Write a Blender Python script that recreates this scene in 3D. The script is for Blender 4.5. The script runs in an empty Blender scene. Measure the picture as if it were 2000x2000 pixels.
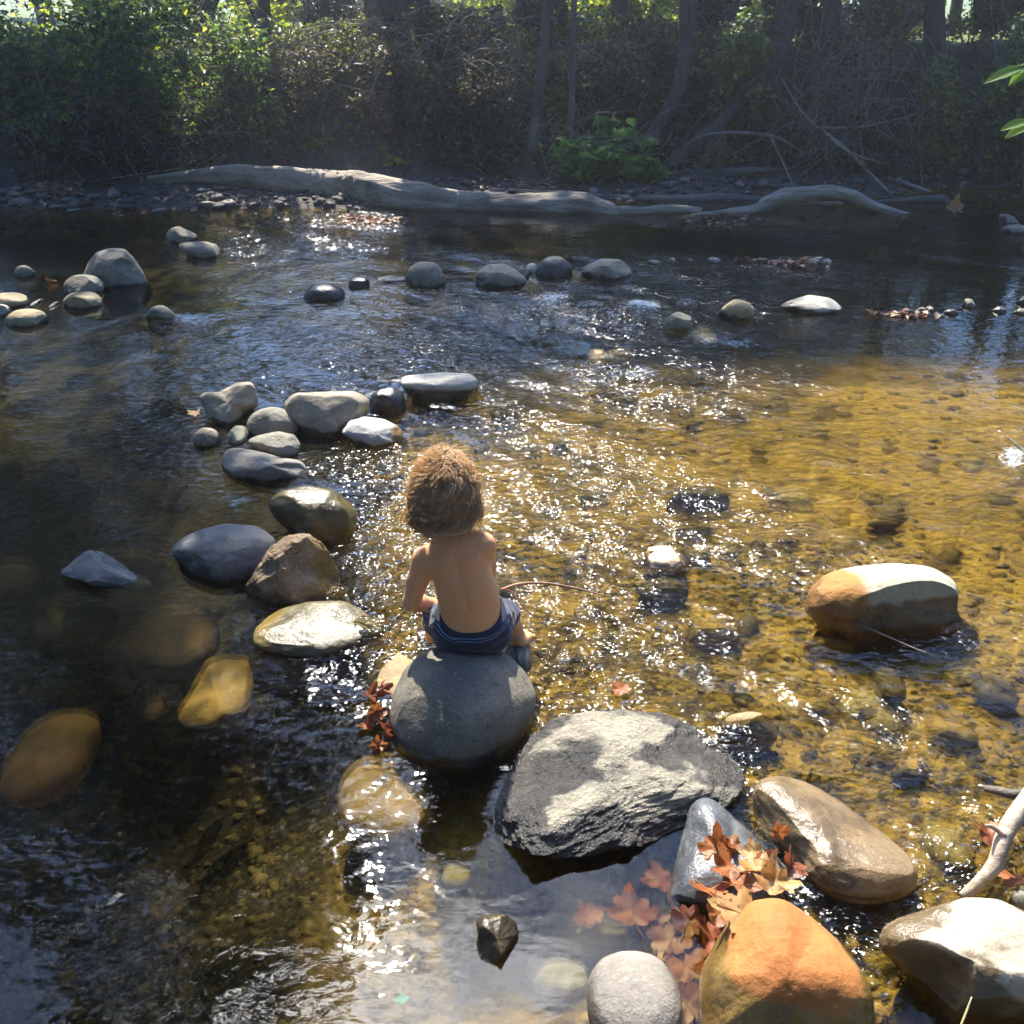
import bpy, math, random
import numpy as np
from mathutils import Vector

R = math.radians
HAZE = 0.005
scene = bpy.context.scene
C = scene.collection

# ------------------------------------------------------------------ camera
CAM_H, PITCH, FPX = 1.6, R(26.0), 2050.0
cam_d = bpy.data.cameras.new('camera')
cam = bpy.data.objects.new('camera', cam_d)
C.objects.link(cam)
cam.location = (0, 0, CAM_H)
cam.rotation_euler = (math.pi / 2 - PITCH, 0, 0)
cam_d.sensor_width = 36.0
cam_d.lens = 36.0 * FPX / 2000.0
cam_d.clip_start = 0.05
cam_d.clip_end = 500
scene.camera = cam

# ------------------------------------------------------------------ sky, sun
SUN_EL, SUN_AZ = R(47.0), R(-9.0)            # azimuth from the view direction, minus = left
sun_vec = Vector((math.sin(SUN_AZ) * math.cos(SUN_EL), math.cos(SUN_AZ) * math.cos(SUN_EL), math.sin(SUN_EL)))
world = bpy.data.worlds.new("World")
scene.world = world
world.use_nodes = True
wt = world.node_tree
wt.nodes.clear()
w_out = wt.nodes.new('ShaderNodeOutputWorld')
w_bg = wt.nodes.new('ShaderNodeBackground')
w_bg.inputs['Strength'].default_value = 0.15
w_sky = wt.nodes.new('ShaderNodeTexSky')
w_sky.sky_type = 'NISHITA'
w_sky.sun_disc = False
w_sky.sun_elevation = SUN_EL
w_sky.sun_rotation = SUN_AZ
w_sky.air_density = 1.0
w_sky.dust_density = 0.25
w_sky.ozone_density = 2.5
# broken white clouds mixed into the sky by direction
w_tc = wt.nodes.new('ShaderNodeTexCoord')
w_map = wt.nodes.new('ShaderNodeMapping')
w_map.inputs['Scale'].default_value = (1.0, 1.0, 2.2)
w_map.inputs['Location'].default_value = (0.35, 0.1, 0.0)
w_n = wt.nodes.new('ShaderNodeTexNoise')
w_n.inputs['Scale'].default_value = 2.6
w_n.inputs['Detail'].default_value = 7
w_n.inputs['Roughness'].default_value = 0.55
w_r = wt.nodes.new('ShaderNodeValToRGB')
w_r.color_ramp.elements[0].position = 0.46
w_r.color_ramp.elements[1].position = 0.60
w_mix = wt.nodes.new('ShaderNodeMix')
w_mix.data_type = 'RGBA'
w_mix.inputs[7].default_value = (70.0, 70.0, 71.5, 1)
wt.links.new(w_tc.outputs['Generated'], w_map.inputs['Vector'])
wt.links.new(w_map.outputs['Vector'], w_n.inputs['Vector'])
wt.links.new(w_n.outputs['Fac'], w_r.inputs['Fac'])
# the clouds stand in one bank of the sky, thinning out away from it
w_dot = wt.nodes.new('ShaderNodeVectorMath'); w_dot.operation = 'DOT_PRODUCT'
w_dot.inputs[1].default_value = (math.sin(R(-9)) * math.cos(R(53)), math.cos(R(-9)) * math.cos(R(53)), math.sin(R(53)))
w_rng = wt.nodes.new('ShaderNodeMapRange'); w_rng.interpolation_type = 'SMOOTHSTEP'
w_rng.inputs[1].default_value = math.cos(R(14)); w_rng.inputs[2].default_value = math.cos(R(5))
w_mul = wt.nodes.new('ShaderNodeMath'); w_mul.operation = 'MULTIPLY'
wt.links.new(w_tc.outputs['Generated'], w_dot.inputs[0])
wt.links.new(w_dot.outputs['Value'], w_rng.inputs[0])
wt.links.new(w_r.outputs['Color'], w_mul.inputs[0])
wt.links.new(w_rng.outputs[0], w_mul.inputs[1])
wt.links.new(w_mul.outputs[0], w_mix.inputs[0])
w_tint = wt.nodes.new('ShaderNodeMix'); w_tint.data_type = 'RGBA'; w_tint.blend_type = 'MULTIPLY'   # a deeper, clearer blue
w_tint.inputs[0].default_value = 1.0; w_tint.inputs[7].default_value = (0.66, 0.92, 1.26, 1)
wt.links.new(w_sky.outputs['Color'], w_tint.inputs[6])
wt.links.new(w_tint.outputs[2], w_mix.inputs[6])
wt.links.new(w_mix.outputs[2], w_bg.inputs['Color'])
wt.links.new(w_bg.outputs['Background'], w_out.inputs['Surface'])

sd = bpy.data.lights.new('sun', 'SUN')
sd.energy = 5.0
sd.angle = R(0.5)
sd.color = (1.0, 0.93, 0.81)
sun = bpy.data.objects.new('sun', sd)
C.objects.link(sun)
sun.location = (0, 0, 20)
sun.rotation_euler = sun_vec.to_track_quat('Z', 'Y').to_euler()

vs = scene.view_settings
vs.view_transform = 'Standard'
vs.look = 'None'
vs.exposure = 1.35
vs.gamma = 1.0
scene.render.engine = 'CYCLES'
cy = scene.cycles
cy.use_denoising = True
cy.denoiser = 'OPENIMAGEDENOISE'
cy.max_bounces = 8
cy.diffuse_bounces = 3
cy.glossy_bounces = 3
cy.transmission_bounces = 4
cy.transparent_max_bounces = 12
cy.volume_bounces = 0
cy.caustics_reflective = False
cy.caustics_refractive = False
cy.sample_clamp_indirect = 4.0
cy.volume_step_rate = 4.0

# ------------------------------------------------------------------ geometry helpers
FWD = np.array([0, math.cos(PITCH), -math.sin(PITCH)])
UPV = np.array([0, math.sin(PITCH), math.cos(PITCH)])
CAMP = np.array([0, 0, CAM_H])

def ray(px, py):
    return FWD + (px - 1000) / FPX * np.array([1.0, 0, 0]) - (py - 1000) / FPX * UPV

def on_z(px, py, z=0.0):
    d = ray(px, py)
    return CAMP + d * ((z - CAM_H) / d[2])

def on_y(px, py, y):
    d = ray(px, py)
    return CAMP + d * (y / d[1])

def proj(P):
    q = P - CAMP
    dep = q @ FWD
    return 1000 + FPX * q[:, 0] / dep, 1000 - FPX * (q @ UPV) / dep, dep

def _hash(ix, iy, iz, seed):
    with np.errstate(over='ignore'):
        h = (ix.astype(np.int64) * 374761393 + iy.astype(np.int64) * 668265263 + iz.astype(np.int64) * 2147483647 + seed * 1274126177) & 0xffffffff
        h = ((h ^ (h >> 13)) * 1274126177) & 0xffffffff
        h = (h ^ (h >> 16)) & 0xffffff
    return h / float(0xffffff) * 2 - 1

def vnoise(P, seed=0):
    P = np.asarray(P, float)
    i = np.floor(P).astype(np.int64)
    f = P - i
    f = f * f * f * (f * (f * 6 - 15) + 10)
    out = 0
    for dx in (0, 1):
        for dy in (0, 1):
            for dz in (0, 1):
                w = (f[:, 0] if dx else 1 - f[:, 0]) * (f[:, 1] if dy else 1 - f[:, 1]) * (f[:, 2] if dz else 1 - f[:, 2])
                out = out + w * _hash(i[:, 0] + dx, i[:, 1] + dy, i[:, 2] + dz, seed)
    return out

def fbm(P, octaves=4, seed=0, gain=0.5):
    a, s, t = 1.0, 0, 0
    for o in range(octaves):
        s = s + a * vnoise(P * (2.03 ** o) + o * 17.3, seed + o)
        t += a
        a *= gain
    return s / t

def fbm2(x, y, octaves=4, seed=0, gain=0.5):
    sh = np.shape(x)
    x = np.ravel(x); y = np.ravel(y)
    return fbm(np.stack([x, y, np.zeros_like(x) + 0.37], 1), octaves, seed, gain).reshape(sh)

def smooth(e0, e1, x):
    t = np.clip((x - e0) / (e1 - e0), 0, 1)
    return t * t * (3 - 2 * t)

def make_mesh(name, V, F, smooth_shade=True, attrs=None, mats=()):
    """V (n,3); F = (m,k) int array or a list of such arrays."""
    me = bpy.data.meshes.new(name)
    V = np.asarray(V, np.float32)
    Fs = F if isinstance(F, list) else [F]
    Fs = [np.asarray(f, np.int32) for f in Fs if len(f)]
    nl = sum(f.size for f in Fs)
    nf = sum(len(f) for f in Fs)
    me.vertices.add(len(V))
    me.vertices.foreach_set('co', V.ravel())
    me.loops.add(nl)
    me.loops.foreach_set('vertex_index', np.concatenate([f.ravel() for f in Fs]))
    tot = np.concatenate([np.full(len(f), f.shape[1], np.int32) for f in Fs])
    st = np.concatenate([[0], np.cumsum(tot)[:-1]]).astype(np.int32)
    me.polygons.add(nf)
    me.polygons.foreach_set('loop_start', st)
    me.polygons.foreach_set('loop_total', tot)
    me.polygons.foreach_set('use_smooth', np.full(nf, smooth_shade, bool))
    for k, v in (attrs or {}).items():
        a = me.attributes.new(k, 'FLOAT', 'POINT')
        a.data.foreach_set('value', np.asarray(v, np.float32))
    me.update(calc_edges=True)
    me.validate()
    for m in mats:
        me.materials.append(m)
    return me

def link(name, me, parent=None, loc=(0, 0, 0)):
    o = bpy.data.objects.new(name, me)
    C.objects.link(o)
    o.location = loc
    if parent is not None:
        o.parent = parent
    return o

def tag(o, label=None, cat=None, group=None, kind=None):
    if label: o['label'] = label
    if cat: o['category'] = cat
    if group: o['group'] = group
    if kind: o['kind'] = kind
    return o

def empty(name, loc, label, cat, group=None):
    o = bpy.data.objects.new(name, None)
    C.objects.link(o)
    o.location = loc
    return tag(o, label, cat, group)

_ico = {}
def ico(n):
    """unit icosphere by subdivision (numpy)."""
    if n in _ico:
        return _ico[n]
    if n == 0:
        t = (1 + 5 ** .5) / 2
        v = np.array([[-1, t, 0], [1, t, 0], [-1, -t, 0], [1, -t, 0], [0, -1, t], [0, 1, t], [0, -1, -t], [0, 1, -t],
                      [t, 0, -1], [t, 0, 1], [-t, 0, -1], [-t, 0, 1]], float)
        f = np.array([[0, 11, 5], [0, 5, 1], [0, 1, 7], [0, 7, 10], [0, 10, 11], [1, 5, 9], [5, 11, 4], [11, 10, 2],
                      [10, 7, 6], [7, 1, 8], [3, 9, 4], [3, 4, 2], [3, 2, 6], [3, 6, 8], [3, 8, 9], [4, 9, 5],
                      [2, 4, 11], [6, 2, 10], [8, 6, 7], [9, 8, 1]])
    else:
        v, f = ico(n - 1)
        e = np.concatenate([f[:, [0, 1]], f[:, [1, 2]], f[:, [2, 0]]])
        es = np.sort(e, 1)
        u, inv = np.unique(es, axis=0, return_inverse=True)
        inv = inv.ravel()
        m = (v[u[:, 0]] + v[u[:, 1]])
        k = len(f)
        a, b, c = inv[:k] + len(v), inv[k:2 * k] + len(v), inv[2 * k:] + len(v)
        f = np.concatenate([np.stack([f[:, 0], a, c], 1), np.stack([f[:, 1], b, a], 1),
                            np.stack([f[:, 2], c, b], 1), np.stack([a, b, c], 1)])
        v = np.concatenate([v, m])
    v = v / np.linalg.norm(v, axis=1, keepdims=True)
    _ico[n] = (v, f)
    return _ico[n]

def catmull(P, n):
    P = np.asarray(P, float)
    P = np.vstack([2 * P[0] - P[1], P, 2 * P[-1] - P[-2]])
    out = []
    segs = len(P) - 3
    t = np.linspace(0, segs, n)
    i = np.minimum(t.astype(int), segs - 1)
    u = (t - i)[:, None]
    p0, p1, p2, p3 = P[i], P[i + 1], P[i + 2], P[i + 3]
    return 0.5 * ((2 * p1) + (-p0 + p2) * u + (2 * p0 - 5 * p1 + 4 * p2 - p3) * u ** 2 + (-p0 + 3 * p1 - 3 * p2 + p3) * u ** 3)

def tube(P, rad, sides=8, flat=None):
    """closed tube along P (n,3), radii (n,)."""
    P = np.asarray(P, float)
    n = len(P)
    rad = np.broadcast_to(np.asarray(rad, float), (n,))
    T = np.gradient(P, axis=0)
    T /= np.linalg.norm(T, axis=1, keepdims=True) + 1e-9
    ref = np.array([0.123, 0.345, 0.93])
    A = np.cross(T, ref); A /= np.linalg.norm(A, axis=1, keepdims=True) + 1e-9
    B = np.cross(T, A)
    th = np.linspace(0, 2 * np.pi, sides, endpoint=False)
    ring = (np.cos(th)[None, :, None] * A[:, None, :] + np.sin(th)[None, :, None] * B[:, None, :])
    V = (P[:, None, :] + ring * rad[:, None, None]).reshape(-1, 3)
    i = np.arange(n - 1)[:, None] * sides
    j = np.arange(sides)[None, :]
    j2 = (j + 1) % sides
    F = np.stack([i + j, i + j2, i + sides + j2, i + sides + j], -1).reshape(-1, 4)
    V = np.vstack([V, P[:1], P[-1:]])
    c0, c1 = n * sides, n * sides + 1
    jj = np.arange(sides)
    F3 = np.concatenate([np.stack([np.full(sides, c0), (jj + 1) % sides, jj], 1),
                         np.stack([np.full(sides, c1), (n - 1) * sides + jj, (n - 1) * sides + (jj + 1) % sides], 1)])
    return V, F, F3

class Bag:
    """collects pieces of ONE part into one mesh."""
    def __init__(s): s.V, s.Q, s.T, s.n, s.A = [], [], [], 0, []
    def add(s, V, Q=None, T=None, a=0.0):
        if Q is not None and len(Q): s.Q.append(np.asarray(Q) + s.n)
        if T is not None and len(T): s.T.append(np.asarray(T) + s.n)
        s.V.append(np.asarray(V)); s.n += len(V)
        s.A.append(np.broadcast_to(np.asarray(a, float), (len(V),)))
    def tube(s, P, rad, sides=6, a=0.0):
        V, Q, T = tube(P, rad, sides); s.add(V, Q, T, a)
    def box(s, lo, hi, a=0.0):
        x0, y0, z0 = lo; x1, y1, z1 = hi
        V = [(x0, y0, z0), (x1, y0, z0), (x1, y1, z0), (x0, y1, z0), (x0, y0, z1), (x1, y0, z1), (x1, y1, z1), (x0, y1, z1)]
        s.add(np.array(V, float), np.array([(0, 3, 2, 1), (4, 5, 6, 7), (0, 1, 5, 4), (1, 2, 6, 5), (2, 3, 7, 6), (3, 0, 4, 7)]), None, a)
    def build(s, name, mat, parent=None, loc=(0, 0, 0), smooth_shade=True):
        V = np.vstack(s.V) - np.array(loc, float) * (parent is None)
        fl = []
        if s.Q: fl.append(np.vstack(s.Q))
        if s.T: fl.append(np.vstack(s.T))
        me = make_mesh(name, V, fl, smooth_shade, {'tint': np.concatenate(s.A)}, [mat])
        return link(name, me, parent, loc if parent is None else (0, 0, 0))

# ------------------------------------------------------------------ node helpers
class NT:
    def __init__(s, name):
        s.m = bpy.data.materials.new(name); s.m.use_nodes = True
        s.t = s.m.node_tree; s.t.nodes.clear()
        s.out = s.t.nodes.new('ShaderNodeOutputMaterial')
    def n(s, typ, ins=None, **kw):
        nd = s.t.nodes.new('ShaderNode' + typ)
        for k, v in kw.items(): setattr(nd, k, v)
        for k, v in (ins or {}).items(): s.set(nd.inputs[k], v)
        return nd
    def set(s, sock, v):
        if isinstance(v, bpy.types.NodeSocket): s.t.links.new(v, sock)
        elif isinstance(v, bpy.types.Node): s.t.links.new(v.outputs[0], sock)
        else:
            if isinstance(v, (tuple, list)) and len(v) == 3 and sock.type == 'RGBA': v = (*v, 1)
            sock.default_value = v
    def math(s, op, a, b=0.0, c=0.0, clamp=False):
        nd = s.n('Math', {0: a, 1: b, 2: c}, operation=op); nd.use_clamp = clamp
        return nd.outputs[0]
    def mix(s, f, a, b, blend='MIX'):
        nd = s.t.nodes.new('ShaderNodeMix'); nd.data_type = 'RGBA'; nd.blend_type = blend
        s.set(nd.inputs[0], f); s.set(nd.inputs[6], a); s.set(nd.inputs[7], b)
        return nd.outputs[2]
    def fmix(s, f, a, b):
        nd = s.t.nodes.new('ShaderNodeMix'); nd.data_type = 'FLOAT'
        s.set(nd.inputs[0], f); s.set(nd.inputs[2], a); s.set(nd.inputs[3], b)
        return nd.outputs[0]
    def noise(s, vec, scale, detail=4, rough=0.55, dist=0.0):
        return s.n('TexNoise', {'Vector': vec, 'Scale': scale, 'Detail': detail, 'Roughness': rough, 'Distortion': dist}).outputs['Fac']
    def step(s, x, a, b):
        nd = s.n('MapRange', {0: x, 1: a, 2: b, 3: 0.0, 4: 1.0}, interpolation_type='SMOOTHSTEP')
        return nd.outputs[0]
    def ramp(s, f, stops):
        nd = s.n('ValToRGB', {0: f}); cr = nd.color_ramp
        while len(cr.elements) < len(stops): cr.elements.new(0.5)
        for e, (p, c) in zip(cr.elements, stops):
            e.position = p; e.color = (*c, 1)
        return nd.outputs[0]
    def obj(s): return s.n('TexCoord').outputs['Object']
    def pos(s): return s.n('NewGeometry').outputs['Position']
    def scl(s, v, sc): return s.n('Mapping', {'Vector': v, 'Scale': sc}).outputs[0]
    def bump(s, h, dist, strength=1.0, nrm=None):
        i = {'Height': h, 'Distance': dist, 'Strength': strength}
        if nrm is not None: i['Normal'] = nrm
        return s.n('Bump', i).outputs[0]
    def finish(s, sh):
        s.t.links.new(sh.outputs[0] if isinstance(sh, bpy.types.Node) else sh, s.out.inputs['Surface']); return s.m

_rm = {}
def rock_mat(dry, dry2, wet, wet_z=0.02, amp=0.04, stain=None, speck=0.5, rough=0.8, wrough=0.2, bumpy=1.0, key=''):
    """stone: dry top, dark glossy wet foot below wet_z (metres above the water), optional coloured stain along a direction."""
    k = (dry, dry2, wet, wet_z, amp, str(stain), speck, rough, wrough, bumpy)
    if k in _rm: return _rm[k]
    t = NT('stone_' + key if key else 'stone')
    co = t.obj(); ps = t.pos()
    n1 = t.noise(co, 9.0, 6, 0.6)
    n2 = t.noise(co, 42.0, 5, 0.65)
    n3 = t.noise(co, 150.0, 3, 0.7)
    col = t.mix(t.step(n1, 0.36, 0.64), dry, dry2)
    dk = t.step(n2, 0.58, 0.72)
    col = t.mix(t.math('MULTIPLY', dk, speck), col, tuple(c * 0.32 for c in dry))
    lt = t.step(n3, 0.52, 0.66)
    col = t.mix(t.math('MULTIPLY', lt, speck * 0.55), col, tuple(min(1, c * 1.7 + 0.03) for c in dry2))
    wcol = t.mix(t.step(n1, 0.4, 0.62), wet, tuple(c * 1.9 for c in wet))
    wcol = t.mix(t.math('MULTIPLY', dk, 0.6), wcol, tuple(c * 0.4 for c in wet))
    if stain:
        sc, d, off, wid = stain[:4]
        dt = t.n('VectorMath', {0: co, 1: d}, operation='DOT_PRODUCT').outputs['Value']
        m = t.step(t.math('ADD', dt, t.math('MULTIPLY', t.math('SUBTRACT', n1, 0.5), wid * 1.5)), off, off + wid)
        col = t.mix(m, col, t.mix(n2, sc, tuple(c * 0.6 for c in sc)))
        wcol = t.mix(t.math('MULTIPLY', m, 0.8), wcol, tuple(c * 0.55 for c in sc))
    z = t.n('SeparateXYZ', {0: ps}).outputs[2]
    nb = t.noise(co, 5.5, 4, 0.55)
    zz = t.math('ADD', z, t.math('MULTIPLY', t.math('SUBTRACT', nb, 0.5), amp * 4))
    wm = t.math('SUBTRACT', 1.0, t.step(zz, wet_z - 0.006, wet_z + 0.010))
    col = t.mix(wm, col, wcol)
    rg = t.fmix(wm, rough, t.math('ADD', wrough, t.math('MULTIPLY', n2, 0.15)))
    h = t.math('ADD', t.math('MULTIPLY', n2, 0.6), t.math('MULTIPLY', n3, 0.25))
    h = t.math('ADD', h, t.math('MULTIPLY', n1, 1.2))
    b = t.bump(h, 0.008 * bumpy, 0.8)
    sh = t.n('BsdfPrincipled', {'Base Color': col, 'Roughness': rg, 'Normal': b, 'Specular IOR Level': 0.5})
    _rm[k] = t.finish(sh)
    return _rm[k]

def leaf_mat(name, stops, trans=0.45, rough=0.5):
    t = NT(name)
    a = t.n('Attribute', attribute_name='tint').outputs['Fac']
    col = t.ramp(a, stops)
    d = t.n('BsdfPrincipled', {'Base Color': col, 'Roughness': rough, 'Specular IOR Level': 0.4})
    hs = t.n('HueSaturation', {'Saturation': 1.1, 'Value': 1.6, 'Color': col, 'Hue': 0.485})
    tr = t.n('BsdfTranslucent', {'Color': hs.outputs[0]})
    mx = t.n('MixShader', {0: trans, 1: d.outputs[0], 2: tr.outputs[0]})
    return t.finish(mx)

def bark_mat(name, c1, c2, stretch=(1, 1, 1), sc=25, rough=0.85, dist=0.01):
    t = NT(name)
    co = t.scl(t.obj(), stretch)
    n1 = t.noise(co, sc, 6, 0.65, 0.4); n2 = t.noise(co, sc * 0.25, 4)
    col = t.mix(t.step(n1, 0.35, 0.65), c1, c2)
    col = t.mix(t.step(n2, 0.45, 0.7), col, tuple(c * 0.55 for c in c1))
    sh = t.n('BsdfPrincipled', {'Base Color': col, 'Roughness': rough, 'Normal': t.bump(n1, dist)})
    return t.finish(sh)

# ================================================================== ground
def shore(x):
    x = np.asarray(x, float)
    return 9.25 + 0.5 * smooth(-1.6, 0.2, x) + 0.65 * smooth(3.2, 4.0, x) + 0.12 * fbm2(x * 0.8, x * 0 + 3, 3, 5)

def ground_z(x, y):
    x = np.asarray(x, float); y = np.asarray(y, float)
    riffle = smooth(-0.9, 0.1, x + 0.12 * (y - 2)) * smooth(6.2, 4.2, y) * smooth(0.4, 1.3, y)
    depth = 0.36 + 0.18 * smooth(6, 3, y) * smooth(0, -1.2, x)
    depth = depth * (1 - riffle) + 0.085 * riffle
    depth = depth - 0.10 * smooth(2.2, 1.5, y) * smooth(1.2, -1.2, x)
    bed = -depth + 0.035 * fbm2(x * 1.3, y * 1.3, 4, 11) + 0.02 * fbm2(x * 5, y * 5, 3, 12)
    bed = bed - 0.17 * np.exp(-((x - .02) / .34) ** 2 - ((y - 1.48) / .26) ** 2)
    near = smooth(0.75, 0.1, y)
    bed = bed * (1 - near) + near * 0.05
    ye = shore(x)
    t = y - ye
    bar = -0.02 + 0.10 * smooth(-0.35, 0.5, t)
    z = np.where(t > -0.35, bed + (bar - bed) * smooth(-0.6, 0.0, t), bed)
    z = z + 1.08 * smooth(0.5, 2.3, t) + 0.10 * fbm2(x * 1.1, y * 1.1, 3, 21) * smooth(0.3, 1.2, t)
    z = z + 0.05 * fbm2(x * 4, y * 4, 3, 22) * smooth(0.2, 0.8, t)
    z = z + 0.03 * smooth(12, 60, y) * (y - 12) * 0.2
    side = smooth(9, 14, np.abs(x)) * smooth(-3, 3, y)
    return z + side * 0.0

def axis(lo, hi, d0, d1, c0, c1):
    """coordinates dense (d0) between c0 and c1, coarse outside."""
    a = [c0]
    while a[-1] < c1: a.append(a[-1] + d0)
    st = d0
    while a[-1] < hi:
        st = min(st * 1.12, d1); a.append(a[-1] + st)
    b = [c0]; st = d0
    while b[-1] > lo:
        st = min(st * 1.12, d1); b.append(b[-1] - st)
    return np.array(b[:0:-1] + a)

def grid(xs, ys, f):
    X, Y = np.meshgrid(xs, ys)
    Z = f(X, Y)
    V = np.stack([X.ravel(), Y.ravel(), Z.ravel()], 1)
    nx, ny = len(xs), len(ys)
    i = (np.arange(ny - 1)[:, None] * nx + np.arange(nx - 1)[None, :])
    F = np.stack([i, i + 1, i + nx + 1, i + nx], -1).reshape(-1, 4)
    return V, F

def ground_mat():
    t = NT('ground_soil_and_bed')
    ps = t.pos(); sx = t.n('SeparateXYZ', {0: ps}); y, z = sx.outputs[1], sx.outputs[2]
    n1 = t.noise(ps, 2.2, 6, 0.6); n2 = t.noise(ps, 16, 6, 0.65); n3 = t.noise(ps, 60, 4, 0.7)
    vor = t.n('TexVoronoi', {'Vector': t.mix(0.08, ps, t.n('TexNoise', {'Vector': ps, 'Scale': 8.0}).outputs['Color']), 'Scale': 34.0, 'Randomness': 1.0})
    peb = t.n('SeparateColor', {0: vor.outputs['Color']}).outputs[0]
    bed = t.ramp(n2, [(0.25, (0.06, 0.042, 0.012)), (0.40, (0.27, 0.185, 0.045)), (0.54, (0.50, 0.35, 0.09)), (0.75, (0.70, 0.52, 0.18))])
    bed = t.mix(t.math('MULTIPLY', t.step(peb, 0.4, 0.9), 0.45), bed, (0.30, 0.21, 0.09))
    bed = t.mix(t.step(n1, 0.52, 0.72), bed, t.mix(n3, (0.10, 0.075, 0.02), (0.22, 0.18, 0.05)))
    bed = t.mix(t.step(n3, 0.62, 0.8), bed, (0.04, 0.03, 0.015))
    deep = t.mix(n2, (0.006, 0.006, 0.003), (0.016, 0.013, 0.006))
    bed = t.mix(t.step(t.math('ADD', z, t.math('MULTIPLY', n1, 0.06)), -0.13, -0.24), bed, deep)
    soil = t.ramp(n2, [(0.3, (0.022, 0.017, 0.012)), (0.55, (0.06, 0.045, 0.03)), (0.75, (0.12, 0.08, 0.05))])
    grass = t.ramp(n2, [(0.3, (0.06, 0.09, 0.012)), (0.6, (0.15, 0.19, 0.025)), (0.8, (0.26, 0.25, 0.06))])
    grav = t.mix(peb, (0.03, 0.026, 0.022), (0.11, 0.095, 0.08))
    col = t.mix(t.step(z, -0.03, 0.015), bed, grav)
    col = t.mix(t.step(z, 0.10, 0.22), col, soil)
    gm = t.math('MULTIPLY', t.step(z, 0.95, 1.1), t.step(y, 12.0, 13.2))
    col = t.mix(gm, col, grass)
    h = t.math('ADD', t.math('MULTIPLY', n2, 0.5), t.math('MULTIPLY', vor.outputs['Distance'], -0.7))
    h = t.math('ADD', h, t.math('MULTIPLY', n3, 0.25))
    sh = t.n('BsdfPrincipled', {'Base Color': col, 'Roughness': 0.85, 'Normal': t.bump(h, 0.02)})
    return t.finish(sh)

gx = axis(-60, 60, 0.06, 4.0, -5.5, 5.5)
gy = axis(-12, 90, 0.05, 4.0, 0.5, 12.5)
V, F = grid(gx, gy, ground_z)
g = link('ground', make_mesh('ground', V, F, True, None, [ground_mat()]))
tag(g, kind='structure')

# ================================================================== water
CHOP = [  # px, py, rx, ry, amount   (where the stream runs rough)
    (1010, 760, 330, 60, .95), (1250, 740, 260, 45, .7), (960, 1130, 320, 220, 1.0), (1260, 1190, 300, 190, .95), (700, 960, 110, 190, 1.0), (690, 1120, 90, 90, .9),
    (1350, 850, 330, 130, .5), (1600, 1080, 250, 110, .38), (1450, 1330, 260, 130, .55), (1760, 1420, 260, 140, .45),
    (1700, 1780, 120, 110, .95), (1900, 1640, 140, 120, .9), (1620, 1890, 120, 120, .8), (1150, 1330, 160, 60, .8),
    (1130, 600, 260, 60, .8), (850, 640, 200, 60, .45), (570, 480, 240, 70, .50), (600, 640, 180, 60, .26), (730, 420, 90, 22, .8),
    (1560, 432, 240, 18, .8), (1500, 535, 160, 26, .75), (1400, 600, 160, 50, .4), (60, 500, 120, 40, .25), (1880, 480, 250, 50, .12),
    (350, 830, 150, 70, .09), (80, 880, 160, 200, .06), (20, 1250, 90, 130, .15), (100, 1750, 170, 180, .07), (690, 1650, 70, 110, .10), (740, 1810, 70, 70, .16),
    (800, 1180, 80, 60, .9), (1500, 1550, 160, 60, .5), (1990, 880, 90, 60, .9), (1990, 1250, 200, 100, .35)]
def chop_at(x, y):
    sh = np.shape(x)
    px, py, dep = proj(np.stack([np.ravel(x), np.ravel(y), np.zeros(np.size(x))], 1))
    a = np.full(px.shape, 0.0)
    for cx, cy_, rx, ry, s in CHOP:
        e = s * np.exp(-(((px - cx) / rx) ** 2 + ((py - cy_) / ry) ** 2) * 0.9)
        a = a + e * (1 - np.clip(a, 0, 1) * 0.6)
    xr, yr = np.ravel(x), np.ravel(y)
    u = xr * .75 - yr * .66; v = xr * .66 + yr * .75
    a = a * np.clip(.70 + 1.5 * fbm2(u * 1.1, v * 3.2, 3, 61) + .5 * fbm2(xr * 5, yr * 4, 2, 62), .10, 1.35)
    calm = np.exp(-(((px - 1180) / 200) ** 2 + ((py - 1740) / 170) ** 2)) + np.exp(-(((px - 980) / 150) ** 2 + ((py - 1950) / 120) ** 2))
    a = a * (1 - np.clip(calm * 1.2, 0, 1))
    return np.clip(a + 0.022 * (1 - np.clip(calm, 0, 1)) + 0.004, 0, 1.2).reshape(sh)

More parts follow.
